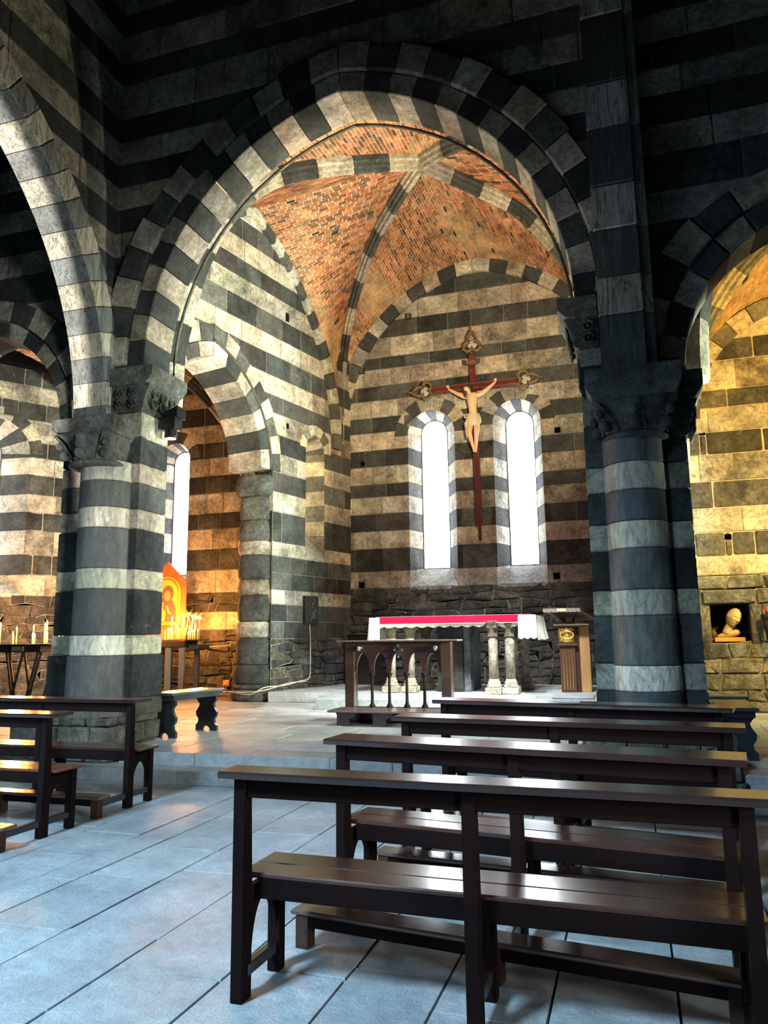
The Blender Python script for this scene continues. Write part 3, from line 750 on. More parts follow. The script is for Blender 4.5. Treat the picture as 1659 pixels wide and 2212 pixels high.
def vault(name, corners, key, ribs, arches, seed, nc, rib_n=9, wd=.26, dp=.24, limit=300, blen=.27, types=('L', 'D'), warm=1.0, centers=None):
    """corners/ribs in order; arches[i] spans corner i -> corner i+1, given as half polylines (from corner i to crown, from corner i+1 to crown)"""
    o = bpy.data.objects.new(name, bpy.data.meshes.new(name)); COL.objects.link(o); o['kind'] = 'structure'
    mor = MB(); items = []; R = [smooth_line(x) for x in ribs]
    for i in range(4):
        if arches[i] is None: continue
        hA, hB = arches[i]; A_, B_ = R[i], R[(i+1) % 4]
        for hl, rb, sd in ((hA, A_, 1), (hB, B_, 2)):
            hl = smooth_line(hl, 30)
            web(items, mor, lambda h, hl=hl: poly_at(hl, h), lambda h, rb=rb: poly_at(rb, h), nc, seed+i*3+sd, blen=blen, warm=warm)
    emit_stones(items, o, 'brick', limit, 30)
    m = o.data; m.from_pydata(mor.v, [], mor.f); ca = m.color_attributes.new('tint', 'FLOAT_COLOR', 'POINT')
    ca.data.foreach_set('color', [x for c in mor.c for x in (*c, 1.0)]); m.materials.append(M['mortar'])
    for i, l in enumerate(R): rib_sweep(l, o, wd, dp, rib_n, seed+50+i, *types)
    mb = MB(); k = Vector(key); mb.lathe([(.04, -.15), (.09, -.14), (.12, -.08), (.15, -.0), (.15, .1)], (k.x, k.y, k.z-.16), 16, 0, 2*pi, (.30, .26, .2)); mb.build('boss', 'stone', o, True)
    return o
def arch_half(arch, fr, sd, d=0.0, n=12, drop=0.0, r=None):
    r = r or arch.R; m = arch.thmax(r); return [fr.p(*arch.pt(sd, m*i/n, r), d) for i in range(n+1)]
KEY = (-3.4, 13.4, 10.98)
rFL = [(-7.25, 10.62, 5.4), (-7.22, 10.64, 6.5), (-7.14, 10.69, 6.9), (-7.03, 10.77, 7.6), (-6.86, 10.9, 8.32), (-6.6, 11.08, 9.02), (-6.21, 11.36, 9.66), (-5.73, 11.71, 10.13), (-5.01, 12.23, 10.48), (-3.87, 13.06, 10.88), KEY]
rBL = [(-6.52, 16.85, 6.1), (-6.5, 16.85, 7.5), (-6.37, 16.73, 8.62), (-5.94, 16.27, 9.62), (-5.15, 15.38, 10.46), (-4.29, 14.4, 10.8), KEY]
rBR = [(.15, 16.85, 6.1), (.05, 16.8, 7.5), (-.25, 16.5, 8.7), (-.8, 16.0, 9.7), (-1.62, 15.18, 10.54), (-2.29, 14.51, 10.77), KEY]
rFR = [(.45, 10.3, 5.4), (.4, 10.35, 7.0), (.1, 10.6, 8.3), (-.5, 11.1, 9.4), (-1.3, 11.75, 10.2), (-2.39, 12.65, 10.74), (-2.93, 13.05, 10.92), KEY]
def front_half(c, crown):   # web edge over the great arch wall
    c = Vector(c); k = Vector(crown); return [c+Vector((0, 0, 0)), Vector((c.x+(k.x-c.x)*.04, c.y, c.z+(k.z-c.z)*.35)), Vector((c.x+(k.x-c.x)*.22, c.y, c.z+(k.z-c.z)*.7)), Vector((c.x+(k.x-c.x)*.55, c.y, c.z+(k.z-c.z)*.93)), k]
aL = (arch_half(Arch(-.78, 3.1, 5.9, 5.0), CL, -1, .1), arch_half(Arch(-.78, 3.1, 5.9, 5.0), CL, 1, .1))
aB = (arch_half(A_VB, CB, -1, .05, r=4.02), arch_half(A_VB, CB, 1, .05, r=4.02))
FRW = Fr((.55, 17, 0), (0, -1, 0)); aR = (arch_half(Arch(3.5, 3.3, 6.0, 4.9), FRW, -1), arch_half(Arch(3.5, 3.3, 6.0, 4.9), FRW, 1))
aF = (front_half((.55, 9.0, 5.4), (-3.3, 9.0, 10.5)), front_half((-7.6, 9.0, 5.4), (-3.3, 9.0, 10.5)))
# order: FL -> BL -> BR -> FR
vault('ceiling', None, KEY, [rFL, rBL, rBR, rFR], [aL, aB, aR, aF], 100, 96, 11, .28, .30, blen=.195)
# vault of the left chapel
K2 = (-10.2, 12.4, 7.9)
q = [(-7.6, 9.9), (-8.35, 15.8), (-12.0, 15.8), (-12.4, 9.0)]
def cornerrib(c, k, zs=4.9): 
    out = []
    for i in range(9):
        a = pi/2*i/8; f = 1-cos(a); out.append((c[0]+(k[0]-c[0])*f, c[1]+(k[1]-c[1])*f, zs+(k[2]-zs)*sin(a)))
    return out
def edgehalf(c, d, zc, zs=4.9):
    out = []
    for i in range(9):
        a = pi/2*i/8; f = (1-cos(a))*.5; out.append((c[0]+(d[0]-c[0])*f, c[1]+(d[1]-c[1])*f, zs+(zc-zs)*sin(a)))
    return out
def simple_vault(name, q, key, seed, nc, zc, zs=4.9, **k):
    ribs = [cornerrib(c, key, zs) for c in q]; ar = [(edgehalf(q[i], q[(i+1) % 4], zc, zs), edgehalf(q[(i+1) % 4], q[i], zc, zs)) for i in range(4)]
    return vault(name, q, key, ribs, ar, seed, nc, **k)
simple_vault('ceiling', q, K2, 200, 34, 7.7, 5.0, rib_n=7, wd=.28, dp=.26, limit=120)
# vault of the right chapel
q = [(.85, 8.75), (.95, 13.25), (4.6, 13.25), (4.6, 8.75)]
simple_vault('ceiling', q, (2.75, 11.0, 7.4), 300, 30, 7.05, 4.3, rib_n=7, wd=.28, dp=.24, limit=120, types=('l', 'd'), warm=1.15)

# ================================================================== PIERS
def capital(t, cx, cy, R, z0, z1, z2, hx, col, angs, balls=True, cap_mat='rough', hy=None, top_h=None):
    hy = hy or hx
    mb = MB(); mb.lathe([(R-.01, -.035), (R+.03, -.02), (R+.035, .01), (R+.01, .035), (R-.01, .04)], (cx, cy, z0), 28, 0, 2*pi, col); mb.build('neck_ring', cap_mat, t, True)
    h = z1-z0; mb = MB()
    mb.lathe([(R-.005, .0, 0), (R-.0, h*.3, 0), (R+.03, h*.6, .25), (hx*.78, h*.85, .7), (hx*.88, h, .95)], (cx, cy, z0), 32, 0, 2*pi, col); mb.build('bell', cap_mat, t, True)
    mb = MB(); H = z2-z1; pr = [(.86, 0), (.88, .12), (.97, .32), (1.0, .45), (1.0, .95), (.98, 1.0)]
    vs = []; fs = []
    for (k, zz) in pr:
        for (sx, sy) in ((-1, -1), (1, -1), (1, 1), (-1, 1)): vs.append((cx+sx*hx*k, cy+sy*hy*k, z1+zz*H))
    for j in range(len(pr)-1):
        for i in range(4): fs.append((j*4+i, j*4+(i+1) % 4, j*4+4+(i+1) % 4, j*4+4+i))
    fs += [(3, 2, 1, 0), tuple(20+i for i in range(4))]
    mb.add(vs, fs, tuple(x*1.2 for x in col)); mb.build('abacus', cap_mat, t)
    for k, a in enumerate(angs):
        a = radians(a); d = Vector((cos(a), sin(a), 0)); s = Vector((-sin(a), cos(a), 0)); corner = abs(abs(math.degrees(a)) % 90-45) < 20
        out = hx*(1.12 if corner else .86)
        mb = MB(); vs = []; fs = []
        for j in range(7):
            f = j/6; rr = R+.01+(out-R)*f**1.7; z = z0+.04+(h-.06)*f; wd = (.085 if corner else .11)*(1-.55*f)+.01
            for q in (-1, 0, 1): vs.append(Vector((cx, cy, z))+d*(rr+(.03 if q == 0 else 0))+s*q*wd)
        for j in range(6):
            for q in (0, 1): fs.append((j*3+q, j*3+q+1, j*3+4+q, j*3+3+q))
        mb.add(vs, fs, col)
        if balls:
            for (zz, rb) in ((.30, .062), (.62, .05)):
                p = Vector((cx, cy, z0+h*zz))+d*(R+.05+(out-R)*zz**1.4); mb.ball(p, rb, tuple(x*.9 for x in col), 10, 7)
        mb.build('leaf', cap_mat, t, True)
def blocks(t, x0, x1, y0, y1, zs, r, split=None, taper=0.0, name='block', mat=None):
    for (z0, z1, ty) in zs:
        xs = [x0, x1] if not split else [x0, x0+(x1-x0)*split+r.uniform(-.06, .06), x1]
        for a, b in zip(xs, xs[1:]):
            mb = MB(); k = taper*max(0, (1.6-z0)); j = r.uniform(-.006, .006); c = tint_of(ty, r)
            mb.box(a+.003-(k if a == x0 else 0), b-.003+(k if b == x1 else 0), y0+j-k, y1, z0+.003, z1-.003, c, .014)
            mb.build(name, mat or ('rough' if ty in 'DR' and r.random() < .6 else 'stone'), t)
def drums(t, cx, cy, R, zs, r, mat='polish', flare=.03):
    for (z0, z1, ty) in zs:
        h = z1-z0; mb = MB(); k = flare*max(0, 1.8-z0)
        mb.lathe([(R+k-.010, .001), (R+k, .006), (R+k+.002, .02), (R+k+.002, .04), (R+k*.9+.002, h-.04), (R+k*.9+.002, h-.02), (R+k*.9, h-.006), (R+k*.9-.010, h-.001)], (cx+r.uniform(-.004, .004), cy, z0), 32, 0, 2*pi, tint_of(ty, r)); mb.build('drum', mat, t, True)
def rubble_base(t, x0, x1, y0, y1, z0, z1, seed):
    r = random.Random(seed); z = z0; core = MB(); core.box(x0+.06, x1-.06, y0+.06, y1, z0, z1-.02, (.14, .125, .1)); core.build('core', 'rough', t)
    while z < z1-.04:
        h = min(z1-z, r.uniform(.13, .24)); k = .10*(1-(z-z0)/(z1-z0))
        for (O, U, L) in (((x0-k, y0-k, 0), (1, 0, 0), x1-x0+2*k), ((x1+k, y0-k, 0), (0, 1, 0), y1-y0+k), ((x0-k, y1, 0), (0, -1, 0), y1-y0+k)):
            F = Fr(O, U); u = 0
            while u < L-.03:
                w_ = r.uniform(.2, .5); u2 = min(L, u+w_); u2 = L if L-u2 < .12 else u2; mb = MB()
                if stone(mb, [(u, z), (u2, z), (u2, z+h), (u, z+h)], F, -.14, r.uniform(.0, .05), vary(r.choice([(.24, .23, .18), (.32, .30, .24), (.18, .18, .15)]), r), r, .006, .025, .01, .02, .02): mb.build('base_stone', 'rough', t)
                u = u2
        z += h
def pier_left():
    r = random.Random(77); t = thing('pillar', 'left striped stone pillar with round shaft and carved capital, on a rubble base', 'column', (-6.35, 8.2, .14))
    zs = bands([.81, 1.326, 1.567, 2.123, 2.372, 2.874, 3.127, 3.461, 3.715, 4.05, 4.39], 'D')
    blocks(t, -6.93, -5.75, 7.93, 8.52, [(.60, .81, 'R')]+zs, r, None, .05)
    drums(t, -6.2, 7.92, .335, [(.60, .81, 'R')]+zs[:8], r, 'polish', .045)
    rubble_base(t, -7.05, -5.80, 7.58, 8.55, .14, .62, 3)
    capital(t, -6.25, 7.80, .33, 3.66, 4.02, 4.23, .46, (.20, .20, .18), [-135, -90, -45, 180], hy=.36)
    return t
pier_left()
def pier_right():
    r = random.Random(78); t = thing('pillar', 'right striped stone pillar with round shaft, carrying a tall striped pilaster', 'column', (.15, 8.2, .14))
    zs = [(.60, .96, 'D'), (.96, 1.22, 'L'), (1.22, 1.685, 'D'), (1.685, 1.935, 'L'), (1.935, 2.328, 'D'), (2.328, 2.6, 'L'), (2.6, 2.93, 'D'), (2.93, 3.2, 'L'), (3.2, 3.65, 'D'), (3.65, 3.96, 'L'), (3.96, 4.3, 'D'), (4.3, 4.5, 'L')]
    blocks(t, -.33, .66, 7.93, 8.52, zs, r, None, .02)
    dz = bands([.60, .966, 1.206, 1.676, 1.923, 2.325, 2.592, 2.903, 3.181, 3.45], 'D')
    drums(t, .145, 7.92, .295, dz, r, 'polish', .02)
    rubble_base(t, -.42, .78, 7.56, 8.55, .06, .62, 8)
    capital(t, .175, 7.90, .29, 3.45, 3.80, 4.10, .45, (.15, .15, .14), [-138, -90, -42, 0, 180], cap_mat='rough')
    pz = [(4.10, 4.746, 'D'), (4.746, 5.168, 'L'), (5.168, 5.693, 'D'), (5.693, 6.192, 'L'), (6.192, 6.869, 'D'), (6.869, 7.399, 'L'), (7.399, 8.225, 'D'), (8.225, 8.75, 'L'), (8.75, 9.4, 'D'), (9.4, 9.9, 'L')]
    blocks(t, -.11, .335, 7.70, 7.96, pz, r, None, name='pilaster_block', mat='streak')
    for (z0, z1, ty) in pz:
        mb = MB(); c = tint_of(ty, r); c = tuple(.55*a+.45*b for a, b in zip(c, (.42, .42, .36))); mb.box(.338, .44, 7.76, 7.96, z0+.003, z1-.003, c, .01); mb.build('pilaster_block', 'streak', t)  # side strip tinted paler: light from the right chapel painted in
    return t
pier_right()
def impost(label, x0, x1, sg, z0, zm, z1, loc):
    t = thing('impost', label, 'capital', loc); c = (.17, .175, .155)
    mb = MB(); y0, y1 = 7.90, 8.60
    prof = [(0, z0), (.03, z0+.02), (.06, (z0+zm)/2), (.13, zm)]
    q = [(x0, z0), (x0, zm)]+[(x1+sg*a, z) for a, z in reversed(prof)]
    if parea(q) < 0: q = q[::-1]
    mb.extr(q, 'y', y0, y1, c); mb.build('bell', 'rough', t)
    mb = MB(); a = x1+sg*.10; b = x1+sg*.19
    q = [(x0, zm), (x0, z1), (b, z1), (b, zm+(z1-zm)*.45), (a, zm)]
    if parea(q) < 0: q = q[::-1]
    mb.extr(q, 'y', y0-.05, y1+.06, tuple(k*1.25 for k in c)); mb.build('abacus', 'rough', t)
    for i, y in enumerate((y0+.17, y0+.35, y0+.56)):
        mb = MB()
        for zz in (.35, .72):
            z = z0+(zm-z0)*zz; x = x1+sg*(.06+.04*zz)
            mb.tube([(x+sg*.02, y+.062*cos(k*pi/5), z+.062*sin(k*pi/5)) for k in range(10)], .018, c, 6, True)
            mb.ball((x, y, z), .034, tuple(k*.6 for k in c), 8, 6)
        mb.build('boss', 'rough', t, True)
    for i, x in enumerate((x1-sg*.12, x1-sg*.32)):
        mb = MB()
        for zz in (.3, .7):
            z = z0+(zm-z0)*zz; mb.tube([(x+.055*cos(k*pi/5), y0-.015, z+.055*sin(k*pi/5)) for k in range(10)], .016, c, 6, True); mb.ball((x, y0, z), .03, tuple(k*.6 for k in c), 8, 6)
        mb.build('boss', 'rough', t, True)
    return t
impost('carved stone impost with ringed bosses on the left pillar, above the spotlight', -6.28, -5.76, 1, 4.39, 4.74, 4.97, (-5.95, 8.2, 4.39))
impost('dark carved stone impost block at the right springing of the great arch, beside the pilaster', -.12, -.34, -1, 4.50, 4.84, 5.06, (-.25, 8.2, 4.5))
impost('black carved stone impost with small round bosses at the edge of the yellow chapel arch', .45, .66, 1, 3.46, 3.83, 4.12, (.6, 8.2, 3.46))
# corbel with slender colonnette in the far corner
t = thing('corbel', 'small carved stone corbel carrying the vault rib in the far left corner', 'corbel', (-6.45, 16.75, 5.2))
mb = MB(); mb.box(-6.72, -6.28, 16.55, 17.0, 5.78, 6.12, (.30, .22, .19), .03); mb.build('abacus', 'rough', t)
mb = MB(); mb.lathe([(.08, 0), (.10, .1), (.15, .25), (.17, .42), (.16, .5)], (-6.5, 16.75, 5.28), 12, 0, 2*pi, (.26, .19, .17), .5); mb.ball((-6.42, 16.58, 5.5), .06, (.24, .18, .16)); mb.ball((-6.6, 16.58, 5.52), .06, (.24, .18, .16)); mb.build('leaf', 'rough', t, True)
t = thing('colonnette', 'slender dark banded colonnette in the far left corner, under the corbel', 'column', (-6.55, 16.8, ZA)); r = random.Random(4)
for (a, b, ty) in bands([ZA, 1.2, 1.9, 2.64, 3.04, 3.58, 4.0, 4.42, 4.83, 5.28], 'D'):
    mb = MB(); c = tint_of(ty, r); mb.lathe([(.10, .004), (.11, .02), (.11, b-a-.02), (.10, b-a-.004)], (-6.47, 16.8, a), 14, 0, 2*pi, tuple(x*.6 for x in c) if ty == 'L' else c); mb.build('drum', 'stone', t, True)

# ================================================================== FURNITURE
DW = (.008, .004, .004); SEATC = (.045, .014, .008); DW2 = (.022, .016, .016)
def make_pew(L, label, group, loc, rz, zs=1.0, kneeler=True, seatc=SEATC):
    t = thing('pew', label, 'bench', loc, rz, group); t.scale = (1, 1, zs); r = random.Random(int(L*1000+loc[1]*10))
    def part(mb, name, mat='wood', **k): return lpart(mb, name, mat, t, **k)
    LD = .215 if kneeler else .125
    mb = MB(); q = [(-.045, .905), (LD, .907), (LD+.006, .925), (LD-.006, .936), (-.038, .934), (-.05, .925)]
    mb.extr(q[::-1] if parea(q) < 0 else q, 'x', -.055, L+.055, (.022, .011, .010)); part(mb, 'book_ledge')
    mb = MB(); mb.box(.06, L-.06, .012, .04, .82, .915, DW, .004); part(mb, 'back_rail', 'wood_matt')
    for x in (0, L/2-.04, L-.08):
        mb = MB(); q = [(0.0, 0), (.085, 0), (.082, .45), (.062, .912), (.0, .905)]
        mb.extr(q, 'x', x+(.012 if x else 0), x+(.064 if x else .052), DW); part(mb, 'stile', 'wood_matt')
        mb = MB(); mb.box(x+.004, x+.062, .325, .385, 0, .465, DW, .004); part(mb, 'leg', 'wood_matt')
        mb = MB(); pts = [(.075, .44), (.075, .14)]
        for i in range(9): f = i/8; pts.append((.085+.12*(1-cos(f*pi/2)), .14+.235*sin(f*pi/2)))
        for i in range(8, -1, -1): f = i/8; pts.append((.325-.12*(1-cos(f*pi/2))+.0, .14+.235*sin(f*pi/2)))
        pts += [(.33, .14), (.33, .44)]
        mb.extr(pts[::-1], 'x', x+.02, x+.05, DW); part(mb, 'arched_bracket', 'wood_matt')
        mb = MB(); mb.box(x+.018, x+.055, .05 if not kneeler else -.36, .36, .085, .135, DW, .004); part(mb, 'stretcher')
    for (a, b) in ((.095, .245), (.25, .42)):
        mb = MB(); mb.box(-.015, L+.015, a, b, .468, .492, seatc, .006); part(mb, 'seat_board')
    mb = MB(); mb.box(.07, L-.07, .10, .125, .385, .468, DW, .003); part(mb, 'seat_rail', 'wood_matt')
    mb = MB(); mb.box(.07, L-.07, .35, .375, .39, .468, DW, .003); part(mb, 'front_rail', 'wood_matt')
    if kneeler:
        mb = MB(); mb.box(-.02, L+.02, -.43, -.28, .152, .178, (.09, .05, .035), .008); part(mb, 'kneeler_board')
        mb = MB(); mb.box(.03, L-.03, -.415, -.39, .10, .152, DW, .003); part(mb, 'kneeler_rail', 'wood_matt')
        for x in (0, L/2-.04, L-.08):
            mb = MB(); mb.box(x+.004, x+.072, -.42, -.35, 0, .152, (.05, .025, .02), .004); part(mb, 'kneeler_leg', 'wood_matt')
    return t
GR = 'dark wooden pews of the right-hand block'; GLF = 'dark wooden pews of the left-hand block'
make_pew(2.08, 'nearest dark wooden pew, without a kneeler, its left end rough-edged', GR, (-1.685, 3.085, 0), radians(-1.2), 1.0, False)
def pew_between(a, b, **k):
    L = hypot(b[0]-a[0], b[1]-a[1])-.11; rz = atan2(b[1]-a[1], b[0]-a[0]); ox, oy = .055, .045
    loc = (a[0]+ox*cos(rz)-oy*sin(rz), a[1]+ox*sin(rz)+oy*cos(rz), 0); return make_pew(L, k['label'], GR, loc, rz, k['zs'])
pew_between((-1.665, 4.06), (.455, 3.78), label='second dark wooden pew of the right block, counted from the viewer', zs=1.012)
pew_between((-1.60, 5.13), (.60, 4.89), label='third dark wooden pew of the right block, its ledge shining with window glare', zs=1.03)
pew_between((-1.58, 6.20), (.64, 5.80), label='farthest pew of the right block, with a small plaque on its ledge', zs=1.06)
t = make_pew(2.1, 'farther dark pew of the left block, in front of the left pillar', GLF, (-6.50, 6.11, 0), 0, 1.03)
t = make_pew(2.1, 'nearer dark pew of the left block, cut by the left edge of the picture', GLF, (-6.50, 5.04, 0), 0, 1.005, seatc=(.16, .045, .018))
mb = MB(); mb.box(-.09, .09, -.035, .035, 0, .006, (.32, .34, .36), .002); p = mb.build('plaque', 'plain'); p.location = (-.47, 6.0, 1.006); p.rotation_euler = (radians(6), 0, radians(-10)); tag(p, 'small engraved metal plaque on the ledge of the farthest right pew', 'plaque')

# baroque stools with scrolled board legs
def stool(label, x, y, rz, L, D, H, zb, group=None):
    t = thing('stool', label, 'stool', (x, y, zb), rz, group); c = (.012, .016, .020)
    mb = MB(); mb.box(-D/2, D/2, 0, L, H-.035, H, (.05, .055, .06), .010); lpart(mb, 'seat', 'wood', t)
    mb = MB(); mb.box(-D/2+.03, D/2-.03, .05, L-.05, H-.10, H-.035, c, .006); lpart(mb, 'apron', 'wood', t)
    half = [(.155, 0), (.155, .07), (.125, .10), (.115, .15), (.150, .20), (.155, .25), (.115, .31), (.10, .35), (.12, .38), (.145, .41), (.13, H-.035)]
    k = D/.36; half = [(a*k, b*min(1, H/.5)) for a, b in half]; half[-1] = (half[-1][0], H-.035)
    foot = [(-.06*k, 0), (-.055*k, .03), (-.03*k, .055), (0, .065), (.03*k, .055), (.055*k, .03), (.06*k, 0)]
    poly = [(a, b) for a, b in half]+[(-a, b) for a, b in reversed(half)]+foot
    for y0 in (.10, L-.14):
        mb = MB(); mb.extr(poly, 'y', y0, y0+.045, c); lpart(mb, 'scrolled_leg', 'wood', t)
    return t
stool('black stool with scrolled board legs beside the left pillar', -5.73, 8.52, radians(-6), 1.1, .40, .565, ZP)
stool('dark stool at the right edge, nearer of the two, standing on the step platform', .97, 8.28, 0, 1.05, .36, .51, ZP)
bpy.context.view_layer.update()
stool('dark stool at the foot of the yellow chapel wall, farther of the two', 1.28, 10.1, radians(90), .58, .36, .50, ZP)

# prie-dieu with gothic arcade before the altar
def prie_dieu():
    t = thing('kneeling_desk', 'dark wooden kneeling desk with a gothic arcade front and a silver cross, before the altar', 'kneeler', (-3.35, 10.7, ZP))
    x0, x1, yb = -4.10, -2.48, 10.92
    def part(mb, n, m='wood'): mb.build(n, m, t)
    mb = MB(); mb.box(x0-.07, x1+.07, 10.30, 10.88, .455, .485, (.16, .11, .10), .008); part(mb, 'kneeling_board')
    for x in (x0+.06, -3.5, -2.9):
        mb = MB(); q = [(x, ZP), (x+.19, ZP), (x+.19, .37), (x+.26, .40), (x+.3, .455), (x-.02, .455), (x, .42)]; mb.extr(q, 'y', 10.35, 10.40, (.04, .022, .02)); part(mb, 'bracket_foot')
        mb = MB(); mb.box(x, x+.19, 10.78, 10.84, ZP, .455, (.035, .02, .018), .004); part(mb, 'bracket_foot')
    mb = MB(); mb.box(x0-.12, x1+.12, yb-.14, yb+.26, 1.435, 1.46, (.13, .09, .075), .008); part(mb, 'desk_top')
    for x in (x0, x1-.14): mb = MB(); mb.box(x, x+.14, yb-.07, yb+.10, ZP, 1.435, (.06, .028, .02), .008); part(mb, 'post')
    mb = MB(); mb.box(x0+.14, x1-.14, yb-.03, yb+.0, 1.36, 1.435, (.07, .035, .025), .004); part(mb, 'frieze_rail')
    # arcade board: four pointed openings
    n = 5; w_ = (x1-.14-x0-.14)/n; z0, z1, za = .98, 1.36, 1.27
    for i in range(n):
        a = x0+.14+i*w_; m = a+w_/2; pts = [(a, z0), (a, z1), (m, z1), (m, za)]; hw = w_/2-.035
        for k in range(1, 9): f = k/8; pts.append((m-hw*sin(f*pi/2), z0+.02+(za-z0-.02)*cos(f*pi/2)))
        mb = MB(); mb.extr(pts[::-1], 'y', yb-.03, yb, (.05, .022, .018))
        pts = [(2*m-x, z) for x, z in pts]; mb.extr(pts, 'y', yb-.03, yb, (.05, .022, .018)); part(mb, 'pointed_arch')
    for i in range(1, n):
        x = x0+.14+i*w_; mb = MB()
        mb.lathe([(.05, 0), (.05, .02), (.03, .05), (.024, .08), (.020, .40), (.024, .44), (.045, .465), (.052, .48), (.052, .50)], (x, yb-.01, .485), 10, 0, 2*pi, (.02, .012, .012)); mb.build('colonnette', 'wood_matt', t, True)
    mb = MB(); mb.box(x0+.14, x1-.14, yb-.05, yb+.04, ZP, .49, (.03, .018, .016), .004); part(mb, 'base_rail')
    mb = MB(); x, y = -3.27, yb-.045
    mb.box(x-.013, x+.013, y-.012, y, 1.225, 1.385, (1, 1, 1), .003); mb.box(x-.055, x+.055, y-.012, y, 1.305, 1.332, (1, 1, 1), .003)
    for (a, b) in ((x, 1.39), (x, 1.22), (x-.06, 1.318), (x+.06, 1.318)): mb.ball((a, y-.006, b), .017, (1, 1, 1), 8, 6)
    mb.build('silver_cross', 'silver', t)
    for x in (x0+.22, x1-.22):
        mb = MB(); mb.lathe([(.0, 0), (.03, .01), (.04, .05), (.03, .08), (.0, .09)], (x, yb-.07, 1.30), 8, 0, 2*pi, (1, 1, 1), cap=False); mb.build('lamp_shell', 'silver', t, True)
    p = MB(); p.box(-3.55, -3.10, 10.88, 11.12, 1.461, 1.466, (.72, .72, .70)); tag(p.build('paper_sheet', 'cloth'), 'white paper lying on the kneeling desk', 'paper')
prie_dieu()

# altar: slab on clustered stone columns, cloths
def altar():
    t = thing('altar', 'stone altar table on clustered marble columns with a dark central block', 'altar', (-3.2, 14.6, ZA))
    cm = (.72, .63, .48)
    def col(x, y, k=1.0):
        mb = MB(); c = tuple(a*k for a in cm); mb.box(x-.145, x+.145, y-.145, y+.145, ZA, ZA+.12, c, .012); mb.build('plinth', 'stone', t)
        mb = MB(); mb.lathe([(.135, 0), (.14, .03), (.11, .06), (.12, .085), (.095, .12), (.09, .15)], (x, y, ZA+.12), 20, 0, 2*pi, c); mb.build('base', 'stone', t, True)
        mb = MB(); mb.lathe([(.088, 0), (.088, .7), (.082, .80)], (x, y, ZA+.26), 20, 0, 2*pi, c); mb.build('shaft', 'stone', t, True)
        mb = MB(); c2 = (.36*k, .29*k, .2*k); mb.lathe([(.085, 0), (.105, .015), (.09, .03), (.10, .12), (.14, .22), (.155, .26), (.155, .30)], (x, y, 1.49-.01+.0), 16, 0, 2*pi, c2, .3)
        for i in range(6):
            a = i*pi/3; mb.ball((x+.125*cos(a), y+.125*sin(a), 1.66), .035, c2, 8, 6)
        mb.build('capital', 'rough', t, True)
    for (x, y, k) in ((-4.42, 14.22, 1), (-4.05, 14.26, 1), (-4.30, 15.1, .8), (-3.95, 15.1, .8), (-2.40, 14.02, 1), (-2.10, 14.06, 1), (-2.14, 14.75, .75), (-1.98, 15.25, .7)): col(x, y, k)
    mb = MB(); mb.box(-4.62, -1.72, 13.98, 15.3, 1.77, 1.855, (.55, .50, .40), .012); mb.build('table_slab', 'stone', t)
    mb = MB(); mb.box(-3.56, -3.06, 14.45, 15.1, ZA, 1.77, (.055, .058, .056), .01); mb.build('central_block', 'stone', t)
    mb = MB(); mb.box(-3.05, -2.93, 14.5, 15.6, ZA, 1.77, (.24, .26, .27), .01); mb.build('stone_slab', 'stone', t)
    # white cloth with scalloped edge
    mb = MB(); X0, X1, Y0, Y1 = -4.68, -1.66, 13.93, 15.35; vs = []; fs = []; n = 56
    wht = (.80, .79, .76)
    for i in range(n+1):
        x = X0+(X1-X0)*i/n; d = .17+.028*abs(sin(i*pi/4)); 
        vs += [(x, Y1, 1.868), (x, Y0, 1.868), (x, Y0-.012-.006*(i % 2), 1.868-d*.5), (x, Y0-.01+.012*(i % 2), 1.868-d)]
    for i in range(n):
        for j in range(3): fs.append((i*4+j, i*4+j+1, i*4+5+j, i*4+4+j))
    mb.add(vs, fs, wht)
    for (xx, sg) in ((X0, -1), (X1, 1)):
        vs = []; fs = []; m = 22
        for i in range(m+1):
            y = Y0-.04+(Y1-Y0+.06)*i/m; f = sin(i*1.25)*.035; D = .42+.03*abs(sin(i*pi/3))
            for j in range(6):
                g = j/5; vs.append((xx+sg*(.06+.04*g+f*g*(1+.4*g)), y+sg*0.02*sin(i*2)*g-(.04*g if i == 0 else 0), 1.868-D*g))
        for i in range(m):
            for j in range(5): fs.append((i*6+j, i*6+6+j, i*6+7+j, i*6+j+1) if sg < 0 else (i*6+j, i*6+j+1, i*6+7+j, i*6+6+j))
        mb.add(vs, fs, wht if sg < 0 else (.78, .74, .66))
    for (xa, xb) in ((X0-.07, X0+.14), (X1-.24, X1+.07)):
        vs = []; m = 12
        for i in range(m+1):
            x = xa+(xb-xa)*i/m; dd = .40+.03*abs(sin(i*pi/4))
            for j in range(6): g = j/5; vs.append((x+(.03*(x-(xa+xb)/2)/(xb-xa)*g), Y0-.045-.022*sin(i*1.1)*g-.015*g, 1.872-dd*g))
        mb.add(vs, [(i*6+j, i*6+j+1, i*6+7+j, i*6+6+j) for i in range(m) for j in range(5)], wht)
    c = mb.build('altar_cloth', 'cloth', None, True); tag(c, 'white altar cloth with a scalloped hem hanging over both ends of the altar', 'tablecloth')
    mb = MB(); red = (.45, .006, .035)
    q = [(Y1, 1.880), (Y0-.02, 1.880), (Y0-.034, 1.87), (Y0-.038, 1.735), (Y0-.030, 1.735), (Y0-.024, 1.868), (Y1, 1.872)]
    mb.extr(q, 'x', X0+.06, X1-.25, red); f_ = mb.build('altar_frontal', 'cloth'); tag(f_, 'crimson cloth runner with a pale edging along the front of the altar', 'tablecloth')
    mb = MB(); mb.box(X0+.06, X1-.25, Y0-.043, Y0-.037, 1.735, 1.748, (.62, .45, .25)); mb.build('edging', 'cloth', f_)
